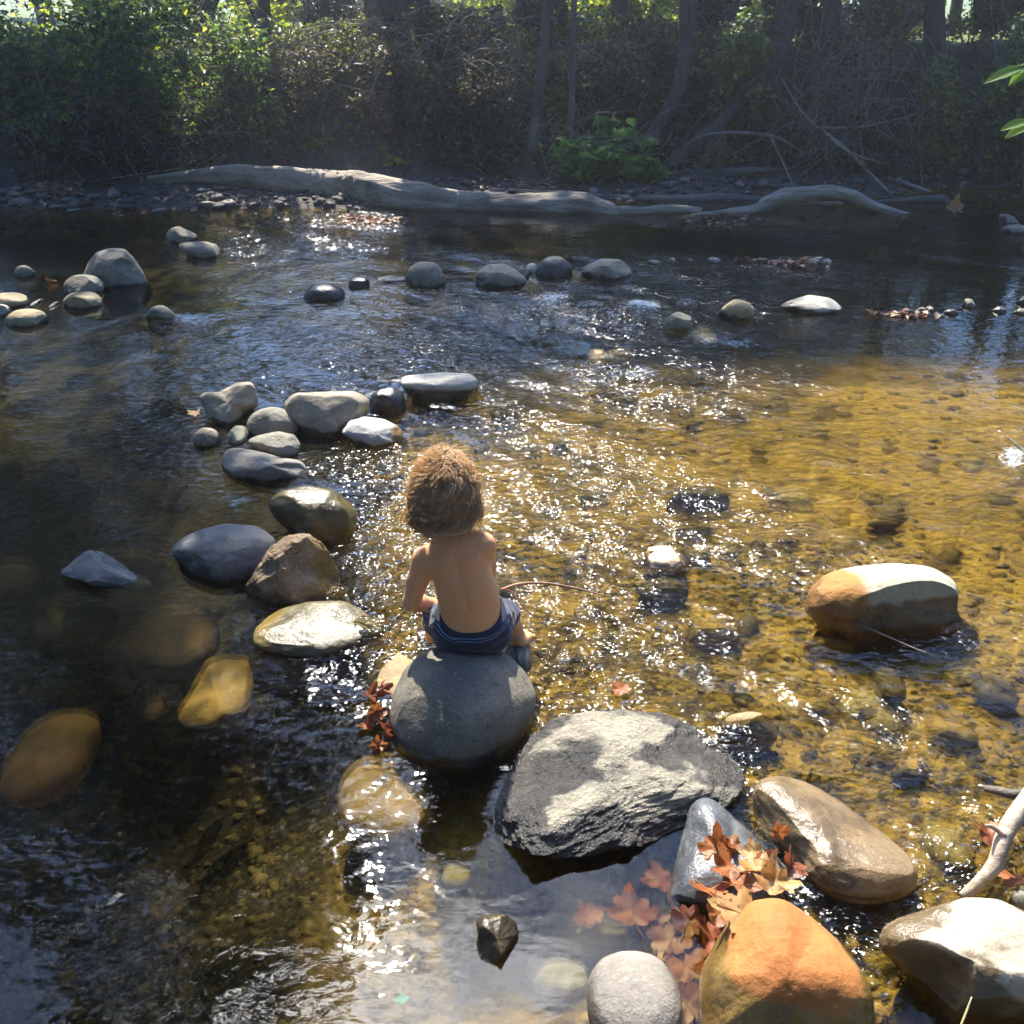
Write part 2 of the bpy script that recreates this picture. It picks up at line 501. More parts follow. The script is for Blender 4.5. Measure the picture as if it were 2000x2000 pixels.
FOAM = [(1080, 590, 42, 26, .8), (1255, 606, 42, 20, .9), (1340, 590, 30, 14, .5), (1060, 630, 30, 12, .4), (1250, 735, 60, 14, .6), (1180, 700, 40, 10, .5), (318, 612, 26, 14, .55), (1980, 890, 26, 26, .8),
        (1380, 663, 30, 14, .5), (1540, 1300, 0.1, 0.1, 0), (560, 1010, 30, 10, .4), (740, 1250, 60, 12, .35), (1150, 745, 80, 14, .4)]
HUMP = [(585, 1010, .34, .20, .045), (1465, 1440, .20, .16, .035), (720, 1240, .22, .14, .030), (1080, 600, .5, .35, .05), (1250, 615, .5, .35, .05), (1230, 720, .4, .3, .03), (300, 625, .35, .3, .04)]
def water_z(x, y):
    ch = chop_at(x, y)
    u = x * 0.75 - y * 0.66; v = x * 0.66 + y * 0.75
    z = 0.0022 * fbm2(x * 2.2, y * 2.2, 3, 31)
    z = z + ch * 0.026 * fbm2(u * 4.5, v * 7.0, 3, 32)
    z = z + ch * 0.024 * fbm2(x * 11, y * 11, 2, 33)
    z = z + ch * 0.005 * fbm2(x * 24 + y * 8, y * 22, 1, 36)
    z = z + 0.0045 * smooth(-.25, -.6, x) * smooth(2.1, 1.7, y) * fbm2(u * 1.8 + 5, v * 7.0, 1, 35)
    # streaky ripples drifting over the shallow pool, bottom left
    for px, py, rx, rz, hh in HUMP:
        c = on_z(px, py)
        z = z + hh * np.exp(-(((x - c[0]) / (rx * .6)) ** 2 + ((y - c[1]) / (rz * .6)) ** 2))
    # rings round the stones on the left
    for px, py, amp in ((440, 905, .0022), (400, 850, .0016), (200, 1140, .0010), (655, 1490, .0010)):
        c = on_z(px, py)
        r = np.hypot(x - c[0], (y - c[1]))
        z = z + amp * np.sin(r * 2 * np.pi / 0.052) * np.exp(-((r - .16) / .13) ** 2)
    return z

def water_mat():
    t = NT('stream_water')
    ps = t.pos()
    a = t.n('Attribute', attribute_name='chop').outputs['Fac']
    fo = t.n('Attribute', attribute_name='foam').outputs['Fac']
    rot = t.n('Mapping', {'Vector': ps, 'Rotation': (0, 0, R(-38)), 'Scale': (1.0, 1.9, 1.0)}).outputs[0]
    n1 = t.noise(ps, 24, 1.0, 0.5, 0.3)
    n2 = t.noise(rot, 11, 3, 0.55, 0.5)
    n3 = t.noise(rot, 3.2, 2, 0.5)
    h = t.math('ADD', t.math('MULTIPLY', n1, 0.026), t.math('MULTIPLY', n2, 0.036))
    h = t.math('MULTIPLY', h, a)
    h = t.math('ADD', h, t.math('MULTIPLY', n3, 0.0015))
    b = t.bump(h, 1.0)
    fr = t.n('Fresnel', {'IOR': 1.33, 'Normal': b})
    tint = (0.86, 0.80, 0.52)
    tr = t.n('BsdfTransparent', {'Color': tint})
    rf = t.n('BsdfRefraction', {'Color': tint, 'Roughness': 0.0, 'IOR': 1.16, 'Normal': b})
    gl = t.n('BsdfGlossy', {'Color': (1, 1, 1), 'Roughness': t.fmix(t.step(a, 0.2, 0.8), 0.03, 0.105), 'Normal': b})
    m1 = t.n('MixShader', {0: 0.4, 1: tr.outputs[0], 2: rf.outputs[0]})
    m2 = t.n('MixShader', {0: fr.outputs[0], 1: m1.outputs[0], 2: gl.outputs[0]})
    fn = t.noise(ps, 55, 5, 0.75)
    fm = t.math('MULTIPLY', t.step(t.math('ADD', fn, t.math('MULTIPLY', fo, 0.40)), 0.66, 0.86), 0.75)
    df = t.n('BsdfDiffuse', {'Color': (0.62, 0.68, 0.70)})
    m3 = t.n('MixShader', {0: fm, 1: m2.outputs[0], 2: df.outputs[0]})
    return t.finish(m3)

wx = axis(-60, 60, 0.017, 3.0, -1.6, 2.6)
wx = np.sort(np.concatenate([wx[(wx < -5.2) | (wx > 5.2)], np.arange(-5.2, -1.6, .03), wx[(wx >= -1.6) & (wx <= 2.6)], np.arange(2.62, 5.2, .03)]))
wy = axis(0.25, 13.2, 0.018, 0.05, 0.9, 5.4)
wy = wy[wy < 11.4]
X, Y = np.meshgrid(wx, wy)
chop = chop_at(X, Y)
V, F = grid(wx, wy, water_z)
pxx, pyy, _ = proj(np.stack([X.ravel(), Y.ravel(), 0 * X.ravel()], 1))
foam = np.zeros(pxx.shape)
for cx, cyy, rx, ry, s in FOAM:
    foam = np.maximum(foam, s * np.exp(-(((pxx - cx) / rx) ** 2 + ((pyy - cyy) / ry) ** 2)))
wtr = link('water', make_mesh('water', V, F, True, {'chop': chop.ravel(), 'foam': foam}, [water_mat()]))
tag(wtr, kind='structure')

# ================================================================== rocks
def base_shape(sub, seed, boxy=2.3, facets=6, fd=(.72, .95), planes=(), namp=.05, fine=.008, rough_f=6.0, ridge=0.0):
    v, f = ico(sub)
    v = v.copy()
    if boxy != 2:
        v *= (np.sum(np.abs(v) ** boxy, 1) ** (-1.0 / boxy))[:, None]
    rng = np.random.RandomState(seed)
    P = [(rng.normal(size=3), rng.uniform(*fd)) for _ in range(facets)] + [(np.array(p[:3], float), p[3]) for p in planes]
    for k, (n, d) in enumerate(P):
        n = n / np.linalg.norm(n)
        s = v @ n - d
        soft = .80 if k < facets else .97
        v = v - n[None, :] * (np.where(s > 0, s, 0) * soft)[:, None]
    off = rng.uniform(-50, 50, 3)
    k = 1 + namp * fbm(v * 1.4 + off, 3, seed) + fine * fbm(v * rough_f + off, 3, seed + 7)
    if ridge:
        k = k + ridge * (np.abs(fbm(v * 2.6 + off, 4, seed + 3, .55)) * 2.2 - .55) + ridge * .5 * np.abs(fbm(v * 9 + off, 3, seed + 9))
    return v * k[:, None], f

def fit(v, box, br, cmin, cmax, zf, top_z=None, c_over_a=None):
    x0, y0, x1, y1 = box
    cx = (x0 + x1) / 2; W = x1 - x0; H = y1 - y0
    if top_z is None:
        p = on_z(cx, y1, 0)
        X, Y = p[0], p[1] + 0.05
        dep = (np.array([X, Y, 0]) - CAMP) @ FWD
        a = W / 2 * dep / FPX; b = br * a; c = 0.6 * a
        for it in range(26):
            P = v * (a, b, c) + (X, Y, zf * c)
            m = P[:, 2] > -0.002
            if m.sum() < 4: c *= 1.2; continue
            u, w, d = proj(P[m])
            a *= np.clip(W / max(u.max() - u.min(), 1), .7, 1.4)
            b = max(b, .05 * a) if it else br * a
            X += (cx - (u.max() + u.min()) / 2) * d.mean() / FPX
            h = w.max() - w.min(); r = np.clip(H / max(h, 1), .6, 1.5)
            c2 = c * r
            if c2 < cmin * a: b *= r ** .6; c2 = cmin * a
            if c2 > cmax * a: b *= min(r, 1.3) ** .6; c2 = cmax * a
            c = c2
            Y += on_z(cx, y1)[1] - on_z(cx, w.max())[1]
        return a, b, c, X, Y, zf * c
    # wholly under water: top at top_z
    p = on_z(cx, (y0 + y1) / 2, top_z)
    X, Y = p[0], p[1]; a = W / 2 * ((p - CAMP) @ FWD) / FPX; b = br * a
    for it in range(20):
        c = (c_over_a or .5) * a
        zc = top_z - c * v[:, 2].max()
        P = v * (a, b, c) + (X, Y, zc)
        u, w, d = proj(P)
        a *= W / (u.max() - u.min()); b *= np.clip(H / (w.max() - w.min()), .8, 1.25)
        b = np.clip(b, .35 * a, 2.2 * a)
        X += (cx - (u.max() + u.min()) / 2) * d.mean() / FPX
        Y += on_z(cx, (y0 + y1) / 2, zc)[1] - on_z(cx, (w.max() + w.min()) / 2, zc)[1]
    return a, b, c, X, Y, zc

def warp_to(P, poly, submerged, iters=3):
    poly = np.array(poly, float)
    ctr = np.array([(poly[:, 0].min() + poly[:, 0].max()) / 2, (poly[:, 1].min() + poly[:, 1].max()) / 2])
    nb = 72
    ths = (np.arange(nb) + .5) / nb * 2 * np.pi - np.pi
    A = poly - ctr; B = np.roll(A, -1, 0)
    rt = np.zeros(nb)
    for i, th in enumerate(ths):
        d = np.array([math.cos(th), math.sin(th)])
        for a, b in zip(A, B):
            e = b - a
            den = d[0] * (-e[1]) + d[1] * e[0]
            if abs(den) < 1e-9: continue
            t = (a[0] * (-e[1]) + a[1] * e[0]) / den
            s = (d[0] * a[1] - d[1] * a[0]) / den
            if t > 0 and -1e-6 <= s <= 1 + 1e-6: rt[i] = max(rt[i], t)
    rt = np.where(rt > 0, rt, np.median(rt))
    k = np.array([.25, .5, .25])
    rt = np.convolve(np.concatenate([rt[-1:], rt, rt[:1]]), k, 'valid')
    for it in range(iters):
        u, w, d = proj(P)
        m = np.ones(len(P), bool) if submerged else P[:, 2] > -0.004
        q = np.stack([u - ctr[0], w - ctr[1]], 1)
        th = np.arctan2(q[:, 1], q[:, 0]); r = np.hypot(q[:, 0], q[:, 1])
        bi = np.clip(((th + np.pi) / (2 * np.pi) * nb).astype(int), 0, nb - 1)
        ra = np.zeros(nb)
        np.maximum.at(ra, bi[m], r[m])
        ok = ra > 0
        ra = np.interp(ths, ths[ok], ra[ok], period=2 * np.pi)
        ratio = np.clip(rt / ra, .45, 2.0)
        ratio = np.convolve(np.concatenate([ratio[-2:], ratio, ratio[:2]]), [.1, .2, .4, .2, .1], 'valid')
        s = np.interp(th, ths, ratio, period=2 * np.pi)
        du = q[:, 0] * (s - 1); dv = q[:, 1] * (s - 1)
        if not submerged:
            dv = np.where(q[:, 1] > 0, dv * .35, dv)
            fade = smooth(-.15, .0, P[:, 2]) * .6 + .4
            du = du * fade; dv = dv * fade
        P = P + (du * d / FPX)[:, None] * np.array([1.0, 0, 0]) - (dv * d / FPX)[:, None] * UPV
    return P

rock_spots = []
def rock(box, mat, label, name='river_rock', cat='rock', group=None, seed=1, br=.8, q=(.3, 1.1), zf=0.0, boxy=2.3, facets=5,
         fd=(.72, .95), planes=(), namp=.06, fine=.010, rf=6.0, poly=None, top=None, coa=.5, sub=None, parent=None, shear=0.0, ridge=0.0):
    if poly is not None:
        pa = np.array(poly); box = (pa[:, 0].min(), pa[:, 1].min(), pa[:, 0].max(), pa[:, 1].max())
    w = box[2] - box[0]
    if sub is None: sub = 6 if w > 230 else 5 if w > 75 else 4 if w > 28 else 3
    SH = np.array([[1, shear, 0], [0, 1, 0], [0, 0, 1]], float)
    v, f = base_shape(sub, seed, boxy, facets, fd, planes, namp, fine, rf, ridge)
    vs_, _ = base_shape(3, seed, boxy, facets, fd, planes, namp, fine, rf, ridge)
    v = v @ SH; vs_ = vs_ @ SH
    a, b, c, X, Y, zc = fit(vs_, box, br, q[0], q[1], zf, top, coa)
    P = v * (a, b, c) + (X, Y, zc)
    if poly is not None:
        P = warp_to(P, poly, top is not None)
    ctr = P.mean(0)
    o = link(name, make_mesh(name, P - ctr, f, True, None, [mat]), parent, ctr)
    if group is None: group = 'rocks lying in the stream'
    tag(o, label, cat, group)
    rock_spots.append((X, Y, max(a, b), zc + c, label))
    return o

M = rock_mat
m_grey = M((.185, .172, .130), (.29, .265, .20), (.035, .033, .026), .015, key='grey')
m_tan = M((.34, .27, .15), (.46, .37, .21), (.06, .048, .028), .012, key='tan')
m_tan2 = M((.26, .22, .155), (.36, .31, .22), (.05, .042, .03), .02, speck=.7, key='greytan')
m_pale = M((.38, .355, .28), (.48, .45, .36), (.09, .075, .04), .02, speck=.7, key='pale')
m_dark = M((.085, .082, .078), (.13, .125, .12), (.03, .028, .025), .02, rough=.5, key='charcoal')
m_wet = M((.07, .065, .055), (.12, .11, .09), (.035, .032, .027), .30, key='wetdark', wrough=.14)
m_brown = M((.13, .09, .05), (.20, .14, .08), (.11, .07, .028), .5, wrough=.5, key='brown')
m_sub = M((.18, .11, .04), (.24, .15, .06), (.085, .052, .022), .5, amp=0, wrough=.6, speck=.4, key='submerged')
m_suby = M((.3, .2, .06), (.3, .2, .06), (.22, .155, .062), .5, amp=0, wrough=.6, key='submerged_yellow')
m_subd = M((.05, .04, .02), (.05, .04, .02), (.055, .042, .024), .5, amp=0, wrough=.6, key='submerged_dark')
m_subg = M((.2, .2, .14), (.2, .2, .14), (.19, .18, .12), .5, amp=0, wrough=.6, key='submerged_grey')

FAR = 'rocks in the far part of the stream'
LINE = 'rocks in the line across the middle of the stream'
SUB = 'stones lying under water'
NEAR = 'rocks in the foreground'
# --- far left
rock((156, 484, 292, 560), m_grey, 'big speckled grey rounded rock, largest of the far left group', seed=3, group=FAR, q=(.3, .9), boxy=2.4,
     poly=[(156, 548), (172, 512), (188, 492), (216, 484), (244, 486), (264, 506), (284, 535), (290, 556), (240, 562), (170, 560)])
rock((124, 536, 207, 574), m_grey, 'pale grey smooth rock in front of the big speckled far left rock', seed=4, group=FAR)
rock((122, 569, 201, 601), m_tan, 'yellowish flat oval rock below the pale grey one, far left', seed=5, group=FAR, facets=3)
rock((-25, 571, 58, 600), m_tan, 'tan flat rock cut by the left edge above the yellow dome rock', seed=6, group=FAR)
rock((9, 603, 94, 637), m_tan, 'yellow dome shaped rock lowest of the far left group', seed=7, group=FAR, facets=2)
rock((-30, 449, 24, 487), m_grey, 'grey rock cut by the left edge near the far gravel bar', seed=8, group=FAR)
rock((27, 518, 71, 541), m_grey, 'small grey rock left of the big speckled far left rock', seed=9, group=FAR)
rock((-14, 594, 22, 616), m_pale, 'small pale bluish rock at left edge between the two yellow rocks', seed=10, group=FAR)
rock((59, 582, 84, 600), m_grey, 'little grey stone right of the tan left edge rock', seed=11, group=FAR)
rock((95, 588, 115, 603), m_dark, 'little dark stone touching the yellowish oval rock', seed=12, group=FAR)
rock((324, 442, 386, 474), m_tan2, 'brownish blocky rock behind the flat one in the far blue water', seed=13, group=FAR, facets=9)
rock((347, 471, 432, 504), m_tan2, 'flat brown slab in the far blue water in front of the blocky rock', seed=14, group=FAR, boxy=3, q=(.25, .8),
     poly=[(347, 480), (356, 472), (400, 471), (424, 477), (432, 492), (428, 503), (392, 505), (360, 497)])
rock((286, 596, 348, 632), m_subg, 'greenish rock washed over by the current right of the far left group', seed=15, group=FAR)
rock((592, 554, 674, 588), m_wet, 'low dark wet rock in the blue reflection', seed=16, group=FAR, q=(.2, .6))
rock((680, 541, 722, 563), m_wet, 'small dark wet rock right of the low dark rock in the blue reflection', seed=17, group=FAR)
rock((736, 537, 800, 552), m_wet, 'flat wet stone just left of the row of round far rocks', seed=18, group=FAR, q=(.15, .5))
# --- far middle row
rock((791, 511, 872, 559), m_grey, 'brown grey dome rock, leftmost of the row of round far rocks', seed=20, group=FAR, facets=4)
rock((926, 514, 1032, 561), m_tan2, 'wide speckled tan rock, second of the row of round far rocks', seed=21, group=FAR, facets=3,
     poly=[(927, 545), (934, 528), (955, 515), (985, 515), (1010, 527), (1028, 543), (1030, 556), (990, 561), (935, 560)])
rock((1006, 524, 1034, 543), m_tan2, 'small tan stone wedged right of the wide speckled far rock', seed=22, group=FAR)
rock((1026, 514, 1052, 534), m_pale, 'small whitish stone left of the dark round far rock', seed=23, group=FAR)
rock((1046, 500, 1118, 542), m_dark, 'dark grey round rock in the far row, between the white stone and the tan one', seed=24, group=FAR, facets=2, boxy=2.1)
rock((1130, 504, 1235, 545), m_tan2, 'tan rounded rock, rightmost of the far row', seed=25, group=FAR,
     poly=[(1130, 540), (1145, 518), (1175, 505), (1210, 505), (1228, 518), (1235, 534), (1230, 542), (1180, 545)])
for i, (x0, y0, x1, y1) in enumerate([(1264, 507, 1291, 516), (1304, 502, 1320, 511), (1380, 502, 1408, 513), (1434, 503, 1446, 508), (1340, 505, 1352, 510), (1468, 503, 1500, 511), (1500, 506, 1528, 515), (1573, 503, 1606, 512), (1604, 504, 1624, 515), (1535, 503, 1548, 511)]):
    rock((x0, y0, x1, y1), m_pale if i % 3 else m_tan2, ['brownish flat pebble, leftmost of the sparse far row', 'pale pebble, second from the left in the sparse far row', 'pale oval pebble alone in the middle of the sparse far row', 'brownish tiny pebble just right of the lone oval one', 'pale tiny pebble left of the lone oval one in the far row', 'pale flat pebble at the left of the leafy far cluster', 'brownish pebble, second in the leafy far cluster', 'pale pebble near the right end of the leafy far cluster', 'pale pebble ending the leafy far cluster at its right', 'brownish small pebble in the middle of the leafy far cluster'][i], name='pebble', cat='pebble', seed=30 + i, group='pebbles in the sparse far row', q=(.2, .7))
rock((1402, 585, 1473, 624), M((.30, .26, .14), (.42, .33, .18), (.06, .05, .03), .03, stain=((.50, .36, .17), (1, 0, 0), .02, .04), key='twotone'), 'rock half mossy dark half tan, left of the pale oval rock', seed=41, group=FAR)
rock((1516, 576, 1646, 614), m_pale, 'long pale oval rock alone in the far right water', seed=42, group=FAR, facets=2, q=(.3, .8),
     poly=[(1516, 602), (1540, 586), (1580, 576), (1620, 580), (1640, 592), (1646, 606), (1640, 614), (1560, 610)])
rock((1296, 609, 1352, 644), m_subg, 'brownish rock half under the fast water right of the white water', seed=43, group=FAR)
rock((1350, 640, 1400, 680), m_subg, 'pale blue grey stone under the fast water below the brownish one', seed=44, group=FAR, top=-.01)
for i, (x0, y0, x1, y1) in enumerate([(1765, 603, 1788, 617), (1808, 597, 1824, 608), (1843, 603, 1873, 615), (1880, 583, 1905, 600), (1936, 598, 1967, 611), (1961, 580, 1988, 600), (1984, 578, 2014, 594), (1978, 602, 2010, 614), (1740, 615, 1760, 621), (1826, 612, 1845, 620)]):
    rock((x0, y0, x1, y1), m_grey if i % 2 else m_dark, ['dark wide stone, third from the left on the low bar at right', 'tiny grey stone just right of it at the left part of the low bar', 'dark flat stone in the middle of the low bar at right', 'grey domed stone set back behind the middle of the low bar', 'dark rounded stone in front at the right part of the low bar', 'largest grey rounded stone of the low bar at right', 'dark stone at the right edge, farthest back on the low bar', 'grey flat stone at the right edge, nearest on the low bar', 'leftmost dark sliver of stone of the low bar', 'small grey sliver of stone before the middle of the low bar'][i], name='pebble', cat='pebble', seed=50 + i, group='stones of the low bar at right')
rock((1952, 415, 1990, 440), m_grey, 'round pale rock on the far right gravel by the driftwood', seed=61, group=FAR)
rock((1955, 438, 2015, 456), m_grey, 'flat grey rock at the far right water edge', seed=62, group=FAR)
rock((14, 384, 68, 406), m_dark, 'dark rock on the far left gravel bar beside the leaf litter', seed=63, group=FAR)
rock((1146, 682, 1190, 722), m_suby, 'orange stone at the crest of the riffle', seed=64, group=FAR, top=.004, coa=.6)
rock((1184, 680, 1236, 715), m_suby, 'yellow brown stone at the crest of the riffle right of the orange one', seed=65, group=FAR, top=.004, coa=.6)
rock((1135, 640, 1230, 668), m_subd, 'dark stone just upstream of the riffle crest', seed=66, group=FAR, top=-.01)
rock((885, 550, 1015, 665), m_subd, 'long dark slab under water below the wide speckled far rock', seed=67, group=SUB, top=-.03,
     poly=[(890, 560), (930, 560), (960, 590), (1000, 630), (1012, 655), (970, 662), (930, 640), (900, 600)])
# --- the line across the middle
rock((388, 745, 505, 829), m_tan2, 'blocky angular grey rock at the far left end of the middle line', seed=70, group=LINE, boxy=3.2, facets=9, fd=(.6, .85), namp=.05,
     poly=[(388, 778), (396, 764), (430, 765), (462, 746), (492, 744), (502, 768), (505, 795), (470, 815), (432, 829), (405, 815)])
rock((480, 795, 586, 856), m_grey, 'oval grey rock just right of the blocky angular one', seed=71, group=LINE, facets=2, boxy=2.1)
rock((553, 762, 724, 853), M((.25, .215, .155), (.36, .31, .225), (.04, .035, .026), .03, speck=.6, key='middlegrey'), 'large grey brown boulder with scarred top in the middle line', seed=72, group=LINE, boxy=2.8, facets=7,
     poly=[(554, 785), (575, 766), (640, 765), (690, 762), (720, 775), (724, 800), (700, 830), (650, 848), (610, 853), (575, 835), (558, 812)])
rock((722, 756, 792, 806), m_wet, 'dark wet rock left of the pale slab', seed=73, group=LINE, facets=8)
rock((776, 727, 938, 784), M((.46, .44, .36), (.56, .53, .44), (.05, .042, .03), .05, amp=.006, key='slab'), 'pale flat topped slab with a side darkened for wet and shade', seed=74, group=LINE, boxy=4.5, facets=3, q=(.2, .7), fd=(.9, .98), br=.5,  # wet level set high so its colour also darkens the shaded front
     poly=[(777, 738), (800, 731), (870, 727), (920, 728), (934, 740), (936, 765), (900, 780), (830, 783), (795, 775)])
rock((661, 813, 792, 874), M((.50, .47, .42), (.58, .54, .46), (.09, .06, .03), .022, stain=((.35, .20, .06), (1, 0, 0), .075, .03), key='white'), 'whitish sunlit rock beside the pale slab, nearest to the head', seed=75, group=LINE, q=(.25, .7),
     poly=[(662, 845), (680, 820), (710, 813), (750, 818), (780, 832), (790, 855), (770, 870), (720, 872), (680, 862)])
rock((377, 835, 432, 872), m_tan2, 'small brownish rock with ripples round it left of the wedge rock', seed=76, group=LINE, facets=6)
rock((444, 831, 486, 868), m_subg, 'greenish rock low in the gap below the blocky rock', seed=77, group=LINE)
rock((480, 841, 590, 896), m_grey, 'smooth grey egg shaped rock above the wedge rock', seed=78, group=LINE, facets=2,
     poly=[(480, 862), (500, 850), (545, 842), (575, 848), (590, 870), (585, 888), (560, 896), (500, 880)])
rock((433, 871, 602, 942), M((.16, .145, .12), (.25, .225, .185), (.035, .03, .027), .02, speck=.6, key='wedge'), 'wedge shaped dark grey rock tapering to the right', seed=79, group=LINE, boxy=3, facets=5,
     poly=[(433, 905), (438, 880), (455, 871), (500, 880), (550, 893), (595, 898), (602, 915), (598, 936), (540, 942), (460, 940), (436, 925)])
rock((520, 949, 702, 1062), M((.10, .085, .04), (.16, .13, .06), (.085, .07, .03), .5, wrough=.10, stain=((.22, .17, .05), (1, 0, -.2), .04, .06), key='mossdome'), 'wet olive green domed rock glazed by running water', seed=80, group=LINE, facets=3,
     poly=[(520, 985), (545, 957), (600, 948), (650, 955), (690, 985), (702, 1010), (690, 1040), (640, 1060), (590, 1050), (540, 1020)])
rock((330, 1019, 545, 1136), M((.13, .13, .13), (.18, .18, .175), (.075, .075, .075), .05, amp=.02, wrough=.16, key='ovalgrey'), 'broad smooth dark grey oval rock with a small pit', seed=81, group=LINE, facets=2, q=(.3, .7), boxy=2.2,
     poly=[(330, 1080), (345, 1055), (385, 1035), (440, 1022), (500, 1025), (540, 1050), (545, 1090), (500, 1125), (430, 1136), (370, 1118)])
rock((473, 1040, 668, 1183), M((.24, .17, .10), (.34, .25, .15), (.10, .06, .03), .03, speck=.9, stain=((.34, .22, .05), (1, .2, 0), .05, .05), rough=.95, bumpy=3.5, key='lava'), 'rough brown pitted rock in front of the smooth grey oval', seed=82, group=LINE, boxy=2.1, facets=7, fd=(.65, .9), namp=.12, fine=.05, rf=7,
     poly=[(474, 1150), (500, 1110), (525, 1070), (560, 1045), (600, 1040), (635, 1065), (660, 1110), (668, 1155), (655, 1180), (560, 1182), (500, 1175)])
rock((110, 1074, 279, 1148), M((.10, .10, .10), (.15, .15, .145), (.06, .06, .06), .03, wrough=.15, key='triangle'), 'pointed dark grey wet rock alone in the left pool', seed=83, group=LINE, boxy=2.6, facets=6, q=(.2, .6),
     poly=[(110, 1122), (150, 1088), (172, 1074), (200, 1078), (240, 1100), (275, 1128), (272, 1142), (235, 1148), (170, 1138)])
rock((488, 1172, 760, 1292), M((.40, .385, .31), (.50, .47, .38), (.10, .085, .045), .050, amp=.035, stain=((.46, .30, .05), (-1, 0, 0), .085, .06), wrough=.18, key='patch'), 'large rock with pale dry patch and yellow left flank beside the child', seed=84, group=LINE, q=(.25, .7),
     poly=[(489, 1245), (505, 1215), (545, 1187), (600, 1175), (670, 1172), (710, 1190), (745, 1215), (760, 1235), (720, 1265), (640, 1285), (560, 1282), (505, 1270)])
rock((722, 1270, 835, 1410), m_suby, 'yellow brown stone behind the left of the seat boulder', seed=85, group=LINE, top=.012, coa=.7, br=1.0)
rock((975, 1240, 1040, 1330), m_wet, 'small dark rock under the right foot', seed=86, group=LINE, br=1.0, zf=.2)  # dark rock form filling the spot below the foot
# --- foreground
SEAT = rock((757, 1256, 1049, 1505), M((.135, .120, .092), (.225, .195, .145), (.04, .036, .03), .028, amp=.008, speck=.85, rough=.75, bumpy=.8, key='seat'),
            'smooth round grey boulder the child sits on', name='boulder', cat='boulder', seed=90, group=NEAR, br=1.1, q=(.3, .85), boxy=2.15, facets=3, fd=(.86, .96), namp=.035, fine=.005, zf=0.0,
            poly=[(757, 1420), (765, 1360), (790, 1305), (830, 1270), (880, 1256), (940, 1257), (990, 1275), (1030, 1315), (1049, 1360), (1040, 1410), (1010, 1450), (960, 1485), (900, 1503), (840, 1490), (780, 1470)])
rock((960, 1383, 1458, 1682), M((.17, .155, .118), (.34, .305, .225), (.042, .038, .032), .060, amp=.055, speck=.9, rough=.7, wrough=.2, bumpy=4.0, key='crag'),
     'large craggy grey rock, black and wet on its near side', name='boulder', cat='boulder', seed=91, group=NEAR, br=.85, q=(.2, .80), boxy=2.4, facets=9, fd=(.66, .9), namp=.08, fine=.035, rf=5, ridge=.05, shear=.42,
     poly=[(1050, 1425), (1085, 1398), (1180, 1384), (1290, 1390), (1370, 1420), (1440, 1480), (1457, 1512), (1452, 1572), (1400, 1590), (1340, 1610), (1280, 1625), (1200, 1645), (1150, 1670), (1080, 1681), (1010, 1665), (968, 1640), (960, 1590), (985, 1520), (1010, 1470)])
rock((1465, 1510, 1800, 1760), M((.46, .39, .27), (.56, .48, .35), (.15, .105, .055), .085, amp=.055, speck=.35, wrough=.16, key='patchtan'),
     'long brown wet rock with a cream dry streak, right of the craggy rock', name='boulder', cat='boulder', seed=92, group=NEAR, br=1.1, q=(.25, .8), boxy=2.3, facets=4,
     poly=[(1466, 1570), (1470, 1535), (1495, 1513), (1540, 1512), (1590, 1530), (1650, 1570), (1720, 1620), (1780, 1668), (1797, 1700), (1785, 1745), (1730, 1760), (1650, 1755), (1590, 1720), (1530, 1660), (1480, 1620)])
rock((1305, 1553, 1545, 1790), M((.11, .12, .13), (.17, .18, .19), (.075, .08, .085), .10, amp=.02, wrough=.2, key='slate'),
     'bluish grey pointed slab sloping into the still pool under the orange leaves', name='boulder', cat='boulder', seed=93, group=NEAR, br=1.2, q=(.15, .5), boxy=2.6, facets=6,
     poly=[(1330, 1640), (1345, 1570), (1370, 1553), (1400, 1560), (1450, 1610), (1500, 1660), (1540, 1710), (1545, 1760), (1480, 1785), (1400, 1788), (1310, 1770), (1315, 1700)])
rock((1362, 1750, 1716, 2080), M((.42, .15, .034), (.48, .20, .05), (.17, .105, .03), .10, amp=.02, speck=.28, wrough=.20, bumpy=.7, key='orange'),
     'orange topped rock with a wet mustard yellow lower half', name='boulder', cat='boulder', seed=94, group=NEAR, br=.95, q=(.3, 1.1), boxy=2.4, facets=1, namp=.025,
     poly=[(1363, 1960), (1368, 1890), (1400, 1835), (1430, 1788), (1470, 1757), (1530, 1752), (1580, 1785), (1640, 1838), (1690, 1900), (1712, 1960), (1716, 2060), (1540, 2080), (1380, 2060)])
rock((1708, 1752, 2110, 1990), M((.42, .36, .26), (.54, .47, .35), (.15, .11, .06), .08, amp=.055, speck=.3, wrough=.16, key='cream'),
     'broad cream patched rock at the bottom right corner', name='boulder', cat='boulder', seed=95, group=NEAR, br=.7, q=(.25, .8), boxy=2.4, facets=5,
     poly=[(1708, 1840), (1735, 1795), (1825, 1768), (1890, 1752), (1950, 1756), (2020, 1785), (2080, 1840), (2110, 1900), (2080, 1980), (1990, 1990), (1920, 1985), (1850, 1955), (1780, 1910), (1725, 1870)])
rock((1146, 1857, 1333, 2060), M((.21, .19, .16), (.28, .25, .21), (.13, .115, .095), .03, amp=.01, speck=.5, wrough=.3, key='roundgrey'),
     'round brownish grey rock at the bottom edge beside the leaves', name='boulder', cat='boulder', seed=96, group=NEAR, br=1.0, q=(.25, .7), facets=1, namp=.03)
